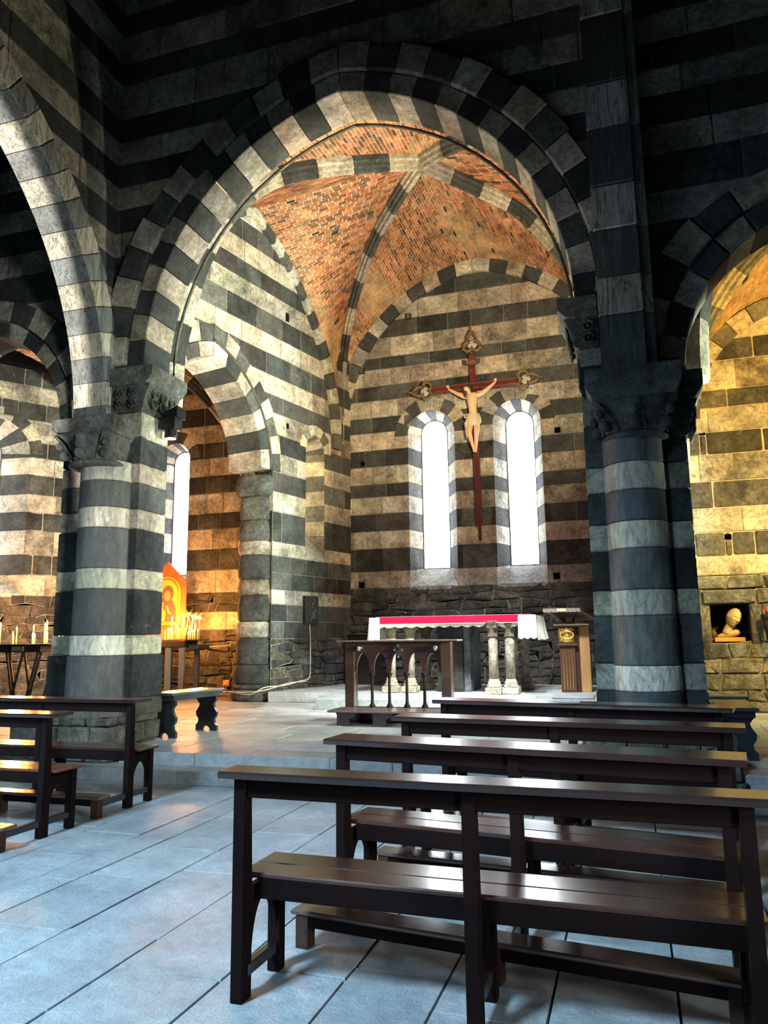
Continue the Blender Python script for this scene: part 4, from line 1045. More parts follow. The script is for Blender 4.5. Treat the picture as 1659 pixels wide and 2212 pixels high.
    mb = MB(); mb.box(X0+.06, X1-.02, Y0-.03, Y1, 1.881, 1.886, (.66, .25, .32)); mb.build('top_band', 'cloth', f_)
altar()

# lectern
def lectern():
    t = thing('lectern', 'wooden lectern with a fluted shaft and a gilded carved panel, right of the altar', 'lectern', (-1.05, 14.85, ZA))
    mb = MB(); mb.box(-1.26, -.98, 14.66, 14.78, ZA, 1.30, (.10, .035, .018), .006); mb.build('fluted_panel', 'wood2', t)
    for i in range(4):
        x = -1.205+i*.052; mb = MB(); mb.box(x, x+.014, 14.648, 14.662, ZA+.05, 1.22, (.85, .55, .16), .003); mb.build('gilt_flute', 'gold', t)
    mb = MB(); mb.box(-.975, -.90, 14.70, 15.02, ZA, 1.66, (.05, .018, .01), .004); mb.build('back_board', 'wood2', t)
    mb = MB(); mb.box(-.90, -.72, 14.72, 15.02, ZA, 1.67, (.42, .22, .08), .006); mb.build('side_board', 'wood2', t)
    mb = MB(); mb.box(-1.29, -.93, 14.62, 14.80, 1.30, 1.345, (.10, .035, .018), .01); mb.build('lower_moulding', 'wood2', t)
    mb = MB(); mb.box(-1.27, -.955, 14.645, 14.80, 1.36, 1.655, (.85, .55, .16), .008)
    mb.tube([(-1.112+.12*cos(a*pi/8), 14.635, 1.50+.075*sin(a*pi/8)) for a in range(16)], .018, (1, 1, 1), 6, True)
    for a in range(16): mb.ball((-1.112+.118*cos(a*pi/8), 14.628, 1.50+.075*sin(a*pi/8)), .020, (1, 1, 1), 8, 5)
    mb.box(-1.18, -1.045, 14.63, 14.65, 1.485, 1.52, (1, 1, 1), .006); mb.tube([(-1.25, 14.635, 1.60), (-1.18, 14.63, 1.62), (-1.112, 14.63, 1.60), (-1.04, 14.63, 1.62), (-.975, 14.635, 1.60)], .014, (1, 1, 1), 6); mb.ball((-1.112, 14.625, 1.625), .03, (1, 1, 1), 8, 6)
    mb.build('gilded_panel', 'gold', t, True)
    mb = MB(); mb.box(-1.35, -.70, 14.56, 15.06, 1.672, 1.70, (.16, .10, .07), .008); mb.build('shelf', 'wood2', t)
    mb = MB(); mb.box(-1.135, -1.0, 14.66, 14.78, 1.70, 1.86, (.10, .04, .025), .006); mb.build('stem', 'wood2', t)
    mb = MB(); [mb.box(-1.11+i*.026, -1.10+i*.026, 14.652, 14.664, 1.75, 1.815, (1, 1, 1), .003) for i in range(4)]; mb.build('gilt_inlay', 'gold', t)
    mb = MB(); vs = [(-1.52, 14.50, 2.0), (-.86, 14.50, 2.0), (-.5, 15.1, 1.75), (-1.3, 15.1, 1.75)]; vs += [(a, b, c-.03) for a, b, c in vs]; vs = [(-1.5, 14.50, 1.98), (-.86, 14.50, 1.98), (-.60, 15.12, 1.80), (-1.24, 15.12, 1.80), (-1.5, 14.50, 1.95), (-.86, 14.50, 1.95), (-.60, 15.12, 1.77), (-1.24, 15.12, 1.77)]
    mb.add(vs, [(0, 1, 2, 3), (7, 6, 5, 4), (0, 4, 5, 1), (1, 5, 6, 2), (2, 6, 7, 3), (3, 7, 4, 0)], (.30, .17, .10)); mb.add([(-1.42, 14.52, 1.95), (-.88, 14.52, 1.95), (-1.0, 14.8, 1.72), (-1.13, 14.8, 1.72)], [(0, 3, 2, 1)], (.03, .02, .02)); mb.build('book_rest', 'wood2', t)
    n = 22; vs = []
    for i in range(n+1):
        x = -1.52+.68*i/n; vs += [(x, 14.485-.004*(i % 2), 1.995), (x, 14.485-.004*(i % 2), 1.935-.018*abs(sin(i*pi/2.5)))]
    mb = MB(); mb.add(vs, [(2*i, 2*i+1, 2*i+3, 2*i+2) for i in range(n)], (.22, .17, .14)); mb.build('fringe', 'cloth', t)
    mb = MB(); mb.box(-1.26, -1.10, 14.472, 14.48, 1.935, 1.99, (.60, .52, .22), .002); mb.build('name_plate', 'plain', t)
lectern()
mb = MB(); mb.box(-1.30, -.62, 13.1, 13.9, ZA, ZA+.035, (.26, .29, .31), .01); tag(mb.build('stone_slab', 'floor'), 'loose grey stone slab lying in front of the lectern', 'slab')
mb = MB(); mb.box(-6.12, -5.30, 16.36, 16.72, ZA, 1.56, (.008, .006, .005), .01); o = mb.build('bench', 'wood'); tag(o, 'black wooden chest in the dark far left corner behind the altar', 'chest')
mb = MB(); mb.box(-6.15, -5.27, 16.33, 16.75, 1.56, 1.585, (.03, .02, .015), .006); mb.build('lid', 'wood', o); o.name = 'chest'

# ================================================================== FIGURES
def skinned(name, verts, edges, radii, mat, col, parent=None, sub=2, post=None):
    me = bpy.data.meshes.new(name); me.from_pydata(verts, edges, []); o = bpy.data.objects.new(name, me); COL.objects.link(o)
    m = o.modifiers.new('s', 'SKIN'); m.use_smooth_shade = True
    for i, d in enumerate(me.skin_vertices[0].data):
        r = radii[i]; d.radius = (r, r) if not isinstance(r, tuple) else r; d.use_root = i == 0
    if sub: o.modifiers.new('u', 'SUBSURF').levels = sub; o.modifiers['u'].render_levels = sub
    dg = bpy.context.evaluated_depsgraph_get(); ev = o.evaluated_get(dg); nm = bpy.data.meshes.new_from_object(ev)
    bpy.data.objects.remove(o); vs = [v.co.copy() for v in nm.vertices]; fs = [tuple(p.vertices) for p in nm.polygons]; bpy.data.meshes.remove(nm)
    if post: vs = [post(v) for v in vs]
    mb = MB(); mb.add(vs, fs, col); return mb.build(name, mat, parent, True)
def head_mb(c, R, col, ax_up, ax_fwd, detail=28, hair=None):
    """egg head with brow, eye sockets, nose, lips, chin, ears"""
    up = Vector(ax_up).normalized(); fw = Vector(ax_fwd); fw = (fw-up*fw.dot(up)).normalized(); rt_ = fw.cross(up); mb = MB(); vs = []; fs = []; n, m = detail, detail
    def g(x, y, cx, cy, sx, sy): return math.exp(-((x-cx)/sx)**2-((y-cy)/sy)**2)
    for j in range(m+1):
        t = pi*j/m
        for i in range(n):
            a = 2*pi*i/n; x, y, z = sin(t)*sin(a), sin(t)*cos(a), cos(t)      # y forward, z up
            k = 1.0; X, Y, Z = x*.74, y*.92, z*1.16
            if z < 0: X *= 1-.34*(-z)**1.3; Y *= 1-.10*(-z)
            if y > 0:
                Y -= .05*y
                Y += .27*g(X, Z, 0, -.16, .10, .17)+.12*g(X, Z, 0, .06, .07, .2)
                Y += .06*g(X, Z, 0, .26, .5, .09)
                Y -= .13*g(X, Z, .27, .10, .15, .10)+.13*g(X, Z, -.27, .10, .15, .10)
                Y += .07*g(X, Z, .27, .08, .09, .05)+.07*g(X, Z, -.27, .08, .09, .05)
                Y += .09*g(X, Z, 0, -.50, .17, .05)+.08*g(X, Z, 0, -.60, .14, .05)-.05*g(X, Z, 0, -.55, .16, .02)
                Y += .10*g(X, Z, 0, -.84, .2, .12)
                Y += .04*g(X, Z, .40, -.12, .14, .16)+.04*g(X, Z, -.40, -.12, .14, .16)
            for sx in (-1, 1):
                e = g(Y, Z, -.04, -.02, .10, .18)
                if X*sx > .5: X += sx*.14*e
            vs.append(Vector(c)+(rt_*X+fw*Y+up*Z)*R)
    for j in range(m):
        for i in range(n): fs.append((j*n+i, (j+1)*n+i, (j+1)*n+(i+1) % n, j*n+(i+1) % n))
    mb.add(vs, fs, col); return mb
def crucifix():
    t = thing('crucifix', 'large dark red crucifix with trefoil ends, hung between the two altar windows', 'crucifix', (-3.07, 16.8, 3.7))
    cc = (.085, .012, .012); Y0, Y1 = 16.74, 16.86
    mb = MB(); mb.box(-.075, .075, Y0, Y1, 0, 4.05, cc, .012); o = mb
    ang = radians(0.6)
    def tilt(m): m.v = [(-3.08+x*1+(z)*-.012, y-.02*z/4, 3.98+z) for x, y, z in m.v]; return m
    tilt(mb).build('cross_post', 'wood', t)
    mb = MB(); mb.box(-.035, .035, Y0+.03, Y1, -.34, 0.02, cc, .008); tilt(mb).build('cross_post', 'wood', t)
    mb = MB(); mb.box(-.98, 1.03, Y0-.01, Y1-.02, 3.18, 3.36, cc, .012); tilt(mb).build('cross_beam', 'wood', t)
    mb = MB(); mb.box(-.98, 1.03, Y0-.025, Y0-.01, 3.20, 3.225, (.16, .05, .03)); mb.box(-.98, 1.03, Y0-.025, Y0-.01, 3.315, 3.34, (.16, .05, .03)); tilt(mb).build('beam_moulding', 'wood', t)
    def trefoil(cx, cz, a0):
        mb = MB(); pts = []
        for i in range(48):
            a = 2*pi*i/48; r = .085+.13*abs(cos(1.5*(a-a0)))**.7+.09*max(0, cos(a-a0))**24
            pts.append((cx+r*cos(a), Y0-.02, cz+r*sin(a)))
        mb.tube(pts, .040, (.12, .08, .035), 6, True)
        for i in range(0, 48, 4):
            p = Vector(pts[i]); c = Vector((cx, Y0-.02, cz)); mb.tube([p, p+(p-c)*.28+Vector((0, -.03, .015*(1 if i % 8 else -1)))], [.03, .008], (.16, .11, .05), 6)
        tilt(mb).build('gilded_trefoil', 'plain', t, True)
        mb = MB(); mb.ball((cx, Y0+.02, cz), .115, (.34, .31, .27), 14, 8, (1, .25, 1)); tilt(mb).build('panel_inset', 'plain', t, True)
    trefoil(.02, 4.28, pi/2); trefoil(-1.16, 3.27, pi); trefoil(1.22, 3.29, 0)
    mb = MB(); q = [(-.20, 3.80, 0), (-.10, 3.755, -.03), (0, 3.74, -.04), (.10, 3.755, -.03), (.20, 3.80, 0)]
    vs = []
    for x, z, d in q: vs += [(x, Y0-.04+d, z), (x, Y0-.04+d, z+.12), (x, Y0-.025+d, z), (x, Y0-.025+d, z+.12)]
    fs = []
    for i in range(4): b = i*4; fs += [(b, b+4, b+5, b+1), (b+2, b+3, b+7, b+6), (b+1, b+5, b+7, b+3), (b, b+2, b+6, b+4)]
    mb.add(vs, fs, (.05, .035, .03)); s_ = tilt(mb).build('title_scroll', 'plain', t)
    fc = bpy.data.curves.new('inscription', 'FONT'); fc.body = 'INRI'; fc.size = .12; fc.align_x = 'CENTER'; fc.extrude = .002; fo = bpy.data.objects.new('inscription', fc); COL.objects.link(fo)
    fo.location = (-3.125, Y0-.165, 3.98+3.765); fo.rotation_euler = (pi/2, 0, 0); fc.materials.append(M['gold']); bpy.context.view_layer.update(); im = bpy.data.meshes.new_from_object(fo.evaluated_get(bpy.context.evaluated_depsgraph_get())); io = bpy.data.objects.new('inscription', im); COL.objects.link(io); io.matrix_world = fo.matrix_world.copy(); bpy.data.objects.remove(fo); io.parent = s_
    # the body: 1.62 m tall, arms raised sideways, knees bent, head sunk to its right
    f = thing('figure', 'carved crucified figure with bent knees, white loincloth and bowed head, fixed to the cross', 'sculpture', (-3.12, 16.66, 5.75))
    sk = (.62, .38, .22); YB = 16.60
    V = [(-3.10, YB, 6.42), (-3.11, YB-.01, 6.56), (-3.12, YB-.02, 6.72), (-3.12, YB-.02, 6.88), (-3.12, YB-.01, 6.98), (-3.15, YB-.05, 7.05),
         (-3.29, YB, 6.96), (-3.47, YB+.03, 7.07), (-3.66, YB+.07, 7.20), (-3.70, YB+.08, 7.235),
         (-2.96, YB, 6.97), (-2.79, YB+.03, 7.09), (-2.62, YB+.07, 7.24), (-2.575, YB+.08, 7.275),
         (-3.17, YB, 6.37), (-3.19, YB-.16, 6.07), (-3.115, YB-.02, 5.70), (-3.10, YB-.06, 5.63),
         (-3.03, YB, 6.37), (-3.02, YB-.15, 6.06), (-3.075, YB-.01, 5.70), (-3.08, YB-.05, 5.62)]
    Eg = [(0, 1), (1, 2), (2, 3), (3, 4), (4, 5), (4, 6), (6, 7), (7, 8), (8, 9), (4, 10), (10, 11), (11, 12), (12, 13), (0, 14), (14, 15), (15, 16), (16, 17), (0, 18), (18, 19), (19, 20), (20, 21)]
    R = [.105, .09, .10, .13, .075, .045, .06, .045, .03, .028, .06, .045, .03, .028, .085, .06, .032, .035, .085, .06, .032, .035]
    skinned('body', V, Eg, R, 'skin', sk, f, 2)
    for sgn, w in ((-1, V[9]), (1, V[13])):
        for k in range(5):
            a = radians(90-sgn*0+(-50+25*k)) if k else radians(90+sgn*70)
            d = Vector((cos(a)*1.0, -.35, sin(a))) ; l = (.045, .055, .062, .058, .045)[k]; b = Vector(w)+Vector((0, -.01, .02))+Vector((d.x, 0, d.z))*.018
            skinned('finger', [Vector(w), b, b+d*l*.55, b+(d+Vector((0, -.6, -.3)))*l*.8], [(0, 1), (1, 2), (2, 3)], [.014, .0105, .009, .007], 'skin', sk, f, 1)
    hm = head_mb((-3.20, YB-.11, 7.08), .105, sk, (-.45, -.35, .82), (-.35, -.9, -.45), 20); hm.build('head', 'skin', f, True)
    mb = MB(); mb.ball((-3.19, YB-.07, 7.11), .115, (.035, .02, .014), 12, 8, (1, .95, 1.05)); mb.tube([(-3.25, YB-.08, 7.05), (-3.27, YB-.1, 6.96), (-3.24, YB-.1, 6.90)], [.04, .035, .01], (.035, .02, .014)); mb.tube([(-3.11, YB-.05, 7.07), (-3.08, YB-.06, 6.99), (-3.09, YB-.07, 6.94)], [.04, .03, .01], (.035, .02, .014)); mb.build('hair', 'skin', f, True)
    mb = MB(); mb.ball((-3.235, YB-.20, 7.0), .04, (.04, .025, .016), 8, 6, (1, .7, 1.1)); mb.build('beard', 'skin', f, True)
    mb = MB(); c = Vector((-3.21, YB-.10, 7.135)); pts = [c+Vector((.115*cos(a*pi/8), .115*sin(a*pi/8), .02*sin(a*pi/8*3)-.03*cos(a*pi/8))) for a in range(16)]; mb.tube(pts, .016, (.03, .025, .018), 5, True)
    for i, p in enumerate(pts): mb.tube([p, p+(p-c)*.35+Vector((0, 0, .02*(-1)**i))], [.006, .002], (.03, .025, .018), 4)
    mb.build('crown_of_thorns', 'plain', f)
    mb = MB(); lo = [(.125, -.16), (.16, -.08), (.155, 0.0), (.135, .08), (.115, .12)]; vs = []; fs = []; n = 24
    for (r, z) in lo:
        for i in range(n): a = 2*pi*i/n; rr = r*(1+.05*sin(i*2.6)+.03*sin(z*60+i)); vs.append((-3.10+rr*1.08*cos(a), YB-.03+rr*.85*sin(a), 6.40+z+.02*sin(a*2+1)))
    for j in range(4):
        for i in range(n): fs.append((j*n+i, j*n+(i+1) % n, (j+1)*n+(i+1) % n, (j+1)*n+i))
    mb.add(vs, fs, (.50, .42, .30)); mb.tube([(-3.22, YB-.1, 6.50), (-3.28, YB-.12, 6.51), (-3.29, YB-.1, 6.44), (-3.24, YB-.1, 6.45)], .022, (.50, .42, .30), 6)
    mb.tube([(-3.24, YB-.08, 6.47), (-3.26, YB-.1, 6.30), (-3.245, YB-.07, 6.12), (-3.26, YB-.06, 5.98)], [.03, .05, .045, .012], (.52, .42, .30), 8); mb.build('loincloth', 'cloth', f, True)
crucifix()
# bust in the niche
def bust():
    t = thing('bust', 'yellowish carved head leaning on its shoulder, on an orange block in the niche', 'sculpture', (1.55, 13.42, 1.40))
    mb = MB(); mb.box(1.30, 1.745, 13.33, 13.50, 1.365, 1.435, (.55, .26, .045), .006); mb.build('base_block', 'plain', t)
    c = (.36, .27, .12)
    head_mb((1.60, 13.38, 1.745), .138, c, (.42, -.05, .90), (.42, -.88, -.42), 48).build('head', 'skin', t, True)
    skinned('neck', [(1.47, 13.43, 1.46), (1.50, 13.42, 1.54), (1.545, 13.42, 1.63), (1.58, 13.42, 1.71)], [(0, 1), (1, 2), (2, 3)], [.085, .072, .065, .06], 'skin', c, t, 2)
    skinned('shoulder', [(1.34, 13.42, 1.45), (1.42, 13.42, 1.465), (1.52, 13.42, 1.485), (1.62, 13.43, 1.50), (1.69, 13.43, 1.53)], [(0, 1), (1, 2), (2, 3), (3, 4)], [.018, .045, .06, .06, .045], 'skin', c, t, 2)
bust()
mb = MB(); mb.lathe([(.03, 0), (.06, .03), (.065, .07)], (1.315, 13.62, 1.36), 10, 0, 2*pi, (.20, .12, .05)); mb.lathe([(.05, 0), (.055, .07), (.02, .14)], (1.315, 13.62, 1.43), 10, 0, 2*pi, (.16, .10, .05)); tag(mb.build('vase', 'plain', None, True), 'small brown pot half hidden in the left of the wall niche', 'vase')
t = thing('wall_lamp', 'dark ribbed metal wall lantern with a red glass top, right of the niche', 'lamp', (2.03, 13.05, 1.5))
mb = MB(); mb.lathe([(.03, -.24), (.05, -.22), (.075, 0), (.10, .14), (.09, .15), (.115, .20), (.12, .26), (.10, .27)], (2.07, 13.05, 1.52), 20, 0, 2*pi, (.5, .5, .5)); mb.build('body', 'black', t, True)
mb = MB(); mb.lathe([(.05, 0), (.06, .05), (.05, .1), (.02, .12)], (2.07, 13.05, 1.79), 14, 0, 2*pi, (.5, .05, .02)); mb.build('glass_top', 'plain', t, True)
mb = MB(); mb.tube([(2.07, 13.12, 1.6), (2.07, 13.3, 1.66)], .02, (0, 0, 0)); mb.build('wall_arm', 'black', t)

# ================================================================== CANDLES
def candle(x, y, z, h, r, lean=0.0, lab='', grp=''):
    t = thing('candle', lab, 'candle', (x, y, z), 0, grp); t.rotation_euler = (0, lean, RND.uniform(0, 6) if not lean else 0)
    mb = MB(); mb.lathe([(r, 0), (r*.98, h*.5), (r*.9, h)], (0, 0, 0), 8, 0, 2*pi, (1, 1, 1)); lpart(mb, 'wax', 'wax', t, True)
    mb = MB(); mb.lathe([(.002, 0), (.011, .012), (.013, .024), (.008, .045), (.001, .065)], (0, 0, h+.004), 8, 0, 2*pi, (1, 1, 1)); lpart(mb, 'flame', 'flame', t, True)
def nth(i, side='the left'):
    w_ = ['first', 'second', 'third', 'fourth', 'fifth', 'sixth', 'seventh', 'eighth', 'ninth', 'tenth', 'eleventh', 'twelfth', 'thirteenth', 'fourteenth', 'fifteenth', 'sixteenth', 'seventeenth', 'eighteenth', 'nineteenth', 'twentieth', 'twenty-first', 'twenty-second', 'twenty-third', 'twenty-fourth', 'twenty-fifth', 'twenty-sixth']
    return w_[i]+' from '+side
def table_left():
    t = thing('candle_stand', 'black metal votive candle stand on splayed legs at the left edge', 'candle stand', (-10.1, 10.9, ZP))
    mb = MB(); mb.box(-10.75, -9.60, 10.70, 11.15, 1.32, 1.44, (0, 0, 0), .01); mb.build('tray_box', 'black', t)
    mb = MB(); mb.box(-10.80, -9.42, 10.66, 11.2, 1.44, 1.462, (0, 0, 0), .006); mb.build('tray', 'black', t)
    for (a, b) in ((-9.62, -9.85), (-10.0, -10.22), (-10.3, -10.1), (-10.7, -10.5)):
        for y in (10.75, 11.1):
            mb = MB(); mb.tube([(a, y, 1.33), (b, y, ZP)], .022, (0, 0, 0), 6); mb.build('leg', 'black', t)
    mb = MB(); mb.box(-10.20, -9.95, 10.685, 10.70, 1.34, 1.42, (0, 0, 0)); mb.build('coin_slot', 'lead', t)
    r = random.Random(12); L = [(-10.56, .30), (-10.52, .09), (-10.36, .10), (-10.2, .22), (-10.0, .25), (-9.93, .10), (-9.72, .32), (-9.66, .2), (-9.60, .28), (-10.05, .1), (-9.85, .11), (-9.52, .09), (-10.45, .14), (-9.78, .12)]
    L.sort()
    for i, (x, h) in enumerate(L): candle(x, 10.78+.09*((i*3) % 4), 1.462, h+.02, .013, 0, '%s lit yellow candle, %s on the left candle stand' % ('tall' if h > .18 else 'short', nth(i)), 'candles on the left stand')
table_left()
candle(-9.27, 10.85, 1.50, .30, .015, radians(-7), 'tall lit yellow candle leaning at the right end of the left stand', 'leaning candle')
mb = MB(); mb.box(-9.42, -9.2, 10.75, 10.95, 1.44, 1.50, (0, 0, 0), .01); tag(mb.build('candle_holder', 'black'), 'black metal holder under the leaning candle by the left pillar', 'holder')
def table_right():
    t = thing('candle_stand', 'black metal votive candle stand in front of the orange icon', 'candle stand', (-8.1, 12.5, ZP))
    mb = MB(); mb.box(-8.60, -7.86, 12.40, 12.85, 1.36, 1.48, (0, 0, 0), .01); mb.build('tray_box', 'black', t)
    mb = MB(); mb.box(-8.60, -7.70, 12.40, 13.0, 1.485, 1.505, (0, 0, 0), .006); mb.build('tray', 'black', t)
    mb = MB(); mb.box(-7.86, -7.66, 12.55, 12.95, 1.33, 1.42, (.3, .3, .3), .012); mb.build('side_box', 'lead', t)
    for x, y in ((-8.28, 12.42), (-7.98, 12.42), (-8.5, 12.8), (-7.9, 12.8)):
        mb = MB(); mb.box(x, x+.10, y, y+.05, ZP, 1.37, (.3, .3, .3), .006); mb.build('leg', 'lead', t)
    r = random.Random(2)
    for i in range(26):
        x = -8.42+.60*i/26+r.uniform(-.006, .006); y = 12.46+.40*r.random(); h = r.choice([.10, .13, .16, .22, .26, .34, .38])*(1 if x < -7.95 else .6)
        candle(x, y, 1.505, h, .013, radians(r.choice([0, 0, 0, 8])), '%s lit candle, %s, on the stand before the icon' % ('tall' if h > .2 else 'short', nth(i)), 'candles before the icon')
    for x, w_ in ((-7.84, 'inner'), (-7.77, 'outermost')): candle(x, 12.70, 1.505, .13, .013, 0, w_+' of the two short candles at the right end of the icon stand', 'candles at the right end of the icon stand')
table_right()
def push_back(names, k, xr=None):
    """move things built near the chapel wall deeper, keeping their feet on the platform"""
    done = set()
    def mapv(x, y, z): zt = 1.5+(z-1.5)*k if z > 1.3 else ZP+(z-ZP)*(1.5-.2*k-ZP)/(1.3-ZP); return (x*k, y*k, zt)
    for o in [o for o in COL.objects if o.get('category') and o.name.split('.')[0] in names and (xr is None or xr[0] < (o.location.x if o.location.length > 1 else 0) < xr[1])]:
        loc = o.location.copy()
        if any(c.matrix_parent_inverse != Matrix.Identity(4) for c in o.children):
            for c in o.children:
                if c.data.name in done: continue
                done.add(c.data.name)
                for v in c.data.vertices: v.co = mapv(*v.co)
            o.location = mapv(*loc)
            for c in o.children: c.matrix_parent_inverse = chain(o).inverted()
        else: o.location = mapv(*loc); o.scale = (k, k, k)
push_back(('candle_stand', 'candle'), 1.17)
h_ = bpy.data.objects['candle_holder']
for v in h_.data.vertices: v.co = (v.co.x*1.17, v.co.y*1.17, 1.5+(v.co.z-1.5)*1.17)
for p, e in (((-12.1, 12.9, 1.95), 260), ((-11.2, 12.9, 1.95), 260), ((-9.75, 14.95, 2.05), 170), ((-9.25, 15.1, 1.95), 260)): point('candle_glow', p, e, (1, .40, .09), .12)
def icon():
    t = thing('icon', 'orange-framed gabled icon with a dark-robed figure, standing behind the candles', 'painting', (-8.8, 13.3, ZP))
    fr = Fr((-8.83, 13.25, 0), (1, 0.05, 0))
    def sh(poly, d, col, n):
        mb = MB(); k = len(poly); vs = [fr.p(a, b, d-.03) for a, b in poly]+[fr.p(a, b, d) for a, b in poly]
        mb.add(vs, [tuple(range(k, 2*k)), tuple(range(k-1, -1, -1))]+[(i, (i+1) % k, k+(i+1) % k, k+i) for i in range(k)], col); mb.build(n, 'plain', t)
    OR, YE = (.62, .10, .02), (.80, .38, .03)
    sh([(-.42, 1.45), (.42, 1.45), (.42, 2.66), (0, 3.06), (-.42, 2.66)], 0, OR, 'frame_panel')
    def archp(w_, z0, zs): return [(-w_, z0), (w_, z0)]+[(w_*cos(a*pi/14), zs+w_*1.05*sin(a*pi/14)) for a in range(15)]
    sh(archp(.30, 1.80, 2.45), .012, YE, 'gilded_border'); sh(archp(.27, 1.83, 2.45), .02, (.45, .16, .04), 'border_line'); sh(archp(.245, 1.85, 2.44), .028, YE, 'gilded_ground')
    ov = lambda cx, cz, a, b: [(cx+a*cos(i*pi/10), cz+b*sin(i*pi/10)) for i in range(20)]
    sh([(-.22, 1.86), (.23, 1.86), (.22, 2.12), (.16, 2.26), (.08, 2.34), (-.08, 2.34), (-.18, 2.2)], .036, (.10, .06, .045), 'robe'); sh(ov(.04, 2.42, .125, .15), .042, (.12, .07, .05), 'hood'); sh(ov(.03, 2.38, .07, .105), .050, (.50, .20, .07), 'face')
    sh([(-.2, 1.87), (-.02, 1.87), (.0, 2.05), (-.08, 2.15), (-.18, 2.1)], .046, (.66, .26, .05), 'child_robe'); sh(ov(-.09, 2.2, .05, .06), .05, (.50, .22, .08), 'child_face'); sh([(.06, 2.02), (.13, 2.0), (.03, 2.2), (0.0, 2.17)], .05, (.55, .22, .08), 'hand')
    sh([(-.42, 1.45), (.42, 1.45), (.42, 1.72), (-.42, 1.72)], .02, (.70, .16, .03), 'lower_board'); sh([(-.36, ZP), (-.30, ZP), (-.30, 1.46), (-.36, 1.46)], 0, (.1, .05, .03), 'leg'); sh([(.30, ZP), (.36, ZP), (.36, 1.46), (.30, 1.46)], 0, (.1, .05, .03), 'leg')
icon()
def flowers():
    r = random.Random(6)
    for i, (x, z) in enumerate(((-8.30, 1.98), (-8.20, 2.0), (-8.08, 1.95), (-7.98, 1.93))):
        t = thing('rose', 'yellow rose beside the orange icon, '+nth(i)+' of the bunch', 'flower', (x, 13.05, z), 0, 'roses by the icon'); mb = MB()
        for k in range(9):
            a = k*2.4; q = .012+.004*k; mb.ball((q*cos(a), q*sin(a), .01-.003*k), .030, (.75, .58, .10), 7, 5, (.8, .8, 1))
        lpart(mb, 'bloom', 'plain', t, True); mb = MB(); mb.tube([(0, 0, -.01), (0.02, 0.02, -.12), (-.0, .05, -.45)], .005, (.06, .12, .03), 5); lpart(mb, 'stem', 'plain', t)
        for s in (-1, 1): mb = MB(); mb.add([(0, 0, -.03), (s*.05, -.01, .03), (s*.09, 0, .10), (s*.03, .01, .05)], [(0, 1, 2, 3)], (.05, .09, .03)); lpart(mb, 'leaf', 'plain', t)
flowers()
push_back(('icon', 'rose'), 1.165)

# ================================================================== SMALL THINGS
t = thing('spotlight', 'black spotlight with a barn-door shade fixed to the left pillar under the impost', 'lamp', (-5.60, 8.35, 4.3))
mb = MB(); mb.box(-5.70, -5.48, 8.25, 8.42, 4.22, 4.40, (0, 0, 0), .01, None); mb.build('housing', 'black', t)
mb = MB(); mb.add([(-5.66, 8.24, 4.44), (-5.44, 8.24, 4.52), (-5.42, 8.42, 4.50), (-5.66, 8.42, 4.40), (-5.66, 8.24, 4.41), (-5.44, 8.24, 4.37), (-5.42, 8.42, 4.36), (-5.66, 8.42, 4.38)], [(0, 1, 2, 3), (4, 7, 6, 5), (0, 4, 5, 1), (1, 5, 6, 2), (2, 6, 7, 3), (3, 7, 4, 0)], (0, 0, 0)); mb.build('barn_door', 'black', t)
mb = MB(); mb.lathe([(.07, 0), (.085, .02), (.08, .12)], (-5.58, 8.33, 4.11), 16, 0, 2*pi, (0, 0, 0)); mb.build('lens_hood', 'black', t)
mb = MB(); mb.lathe([(.0, 0), (.068, .0), (.06, .01)], (-5.58, 8.33, 4.105), 16, 0, 2*pi, (1, 1, 1), cap=False); mb.build('lens', 'glass_dim', t)
mb = MB(); mb.tube([(-5.76, 8.35, 4.30), (-5.70, 8.35, 4.30)], .02, (0, 0, 0)); mb.build('bracket', 'black', t)
for (x, z, l) in ((-5.93, 8.02, 'small square floodlight on the altar wall, lower left by the corner'), (-4.70, 9.28, 'small square floodlight high on the altar wall under the vault band')):
    t = thing('floodlight', l, 'lamp', (x, 16.93, z)); mb = MB(); mb.box(x-.07, x+.07, 16.90, 16.96, z-.07, z+.07, (.3, .3, .3), .008); mb.build('housing', 'black', t)
    mb = MB(); mb.box(x-.05, x+.05, 16.89, 16.902, z-.055, z-.005, (1, 1, 1)); mb.box(x-.05, x+.05, 16.89, 16.902, z+.005, z+.055, (1, 1, 1)); mb.build('lens', 'lead', t); mb = MB(); mb.tube([(x, 16.94, z), (x, 17.0, z)], .015, (0, 0, 0)); mb.build('bracket', 'black', t)
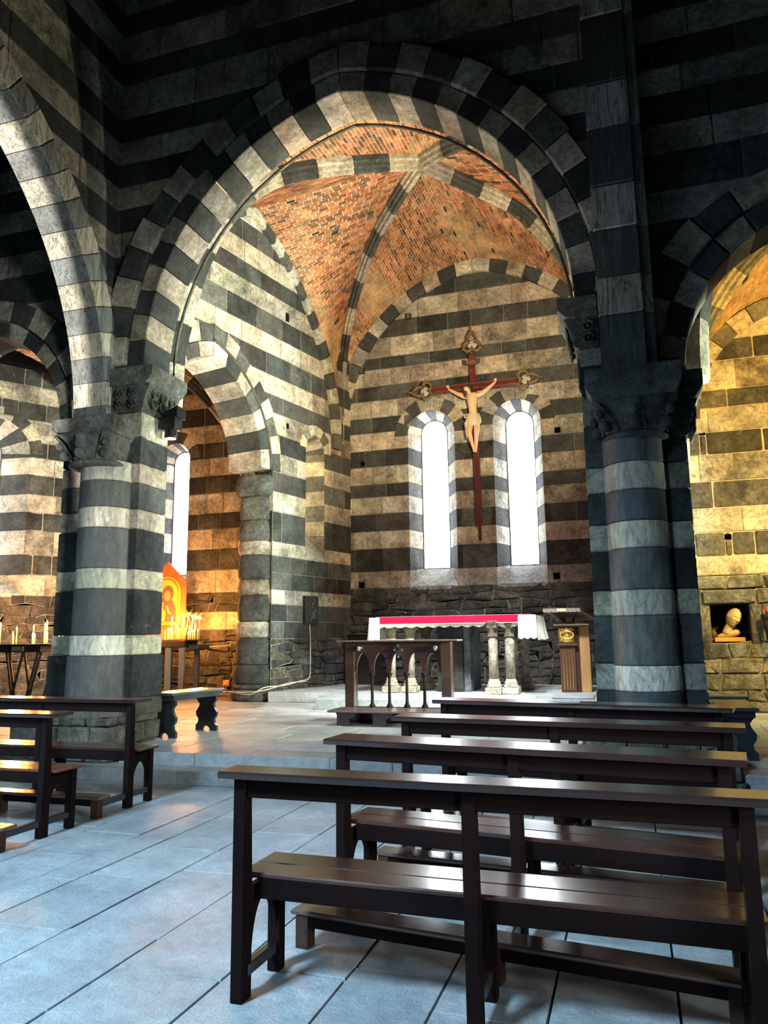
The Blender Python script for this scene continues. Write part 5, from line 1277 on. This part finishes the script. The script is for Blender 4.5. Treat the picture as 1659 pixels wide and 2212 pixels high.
# bronze relief panel on the chancel's left wall, cables, socket
t = thing('relief_panel', 'dark bronze relief panel hung on the left chancel wall above the cable', 'panel', CL.p(1.3, 1.8, .06)); r = random.Random(3)
mb = MB(); vs = [CL.p(u, z, d) for d in (.02, .075) for (u, z) in ((1.07, 1.80), (1.55, 1.80), (1.55, 2.41), (1.07, 2.41))]; mb.add(vs, [(4, 5, 6, 7), (0, 1, 5, 4), (1, 2, 6, 5), (2, 3, 7, 6), (3, 0, 4, 7)], (.014, .014, .013)); mb.build('plate', 'plain', t)
mb = MB()
for i in range(16):
    u, z = r.uniform(1.14, 1.42), r.uniform(1.86, 2.25); mb.tube([CL.p(u, z, .085), CL.p(u+r.uniform(-.06, .08), z+r.uniform(.02, .08), .095), CL.p(u+r.uniform(-.05, .1), z+r.uniform(.06, .13), .085)], .010, (.045, .045, .04), 5)
mb.build('relief', 'plain', t)
def cable(lab, pts, r=.012, name='cable'):
    pts = smooth_line(pts, 40); mb = MB(); mb.tube(pts, r, (.42, .36, .28), 6); tag(mb.build(name, 'cable', None, True), lab, 'cable')
cable('pale cable running down the left chancel wall from the relief panel to the floor', [CL.p(1.28, 1.8, .03), CL.p(1.28, 1.5, .05), CL.p(1.27, .95, .06), CL.p(1.22, .66, .07), CL.p(.9, .62, .08), CL.p(.4, .56, .08), (-6.95, 13.86, .55), (-7.2, 13.8, .42), (-7.6, 13.85, .44), (-7.88, 14.15, .42)])
cable('second pale cable looping round the foot of the worn pillar', [CL.p(1.1, .60, .08), CL.p(.5, .60, .09), (-6.93, 13.83, .50), (-7.3, 13.76, .46), (-7.75, 13.9, .46), (-8.2, 14.6, .40), (-8.7, 15.4, .33), (-9.0, 15.8, .34)])
cable('third pale cable sagging along the chapel wall foot by the socket', [(-7.9, 14.0, .44), (-8.3, 14.6, .35), (-8.8, 15.3, .28), (-9.2, 15.8, .32)])
mb = MB(); mb.box(-9.03, -8.87, 15.9, 15.96, .43, .57, (.35, .22, .14), .01); t = mb.build('socket_box', 'plain'); tag(t, 'small square socket box on the chapel wall by the worn pillar', 'socket')
mb = MB(); mb.box(-8.99, -8.91, 15.885, 15.90, .47, .53, (.55, .34, .2), .004); mb.build('cover', 'plain', t)
mb = MB(); mb.tube([(-8.95, 15.92, .43), (-8.96, 15.93, .33), (-9.0, 15.9, .30)], .010, (.3, .2, .15), 6); mb.build('lead', 'cable', t)
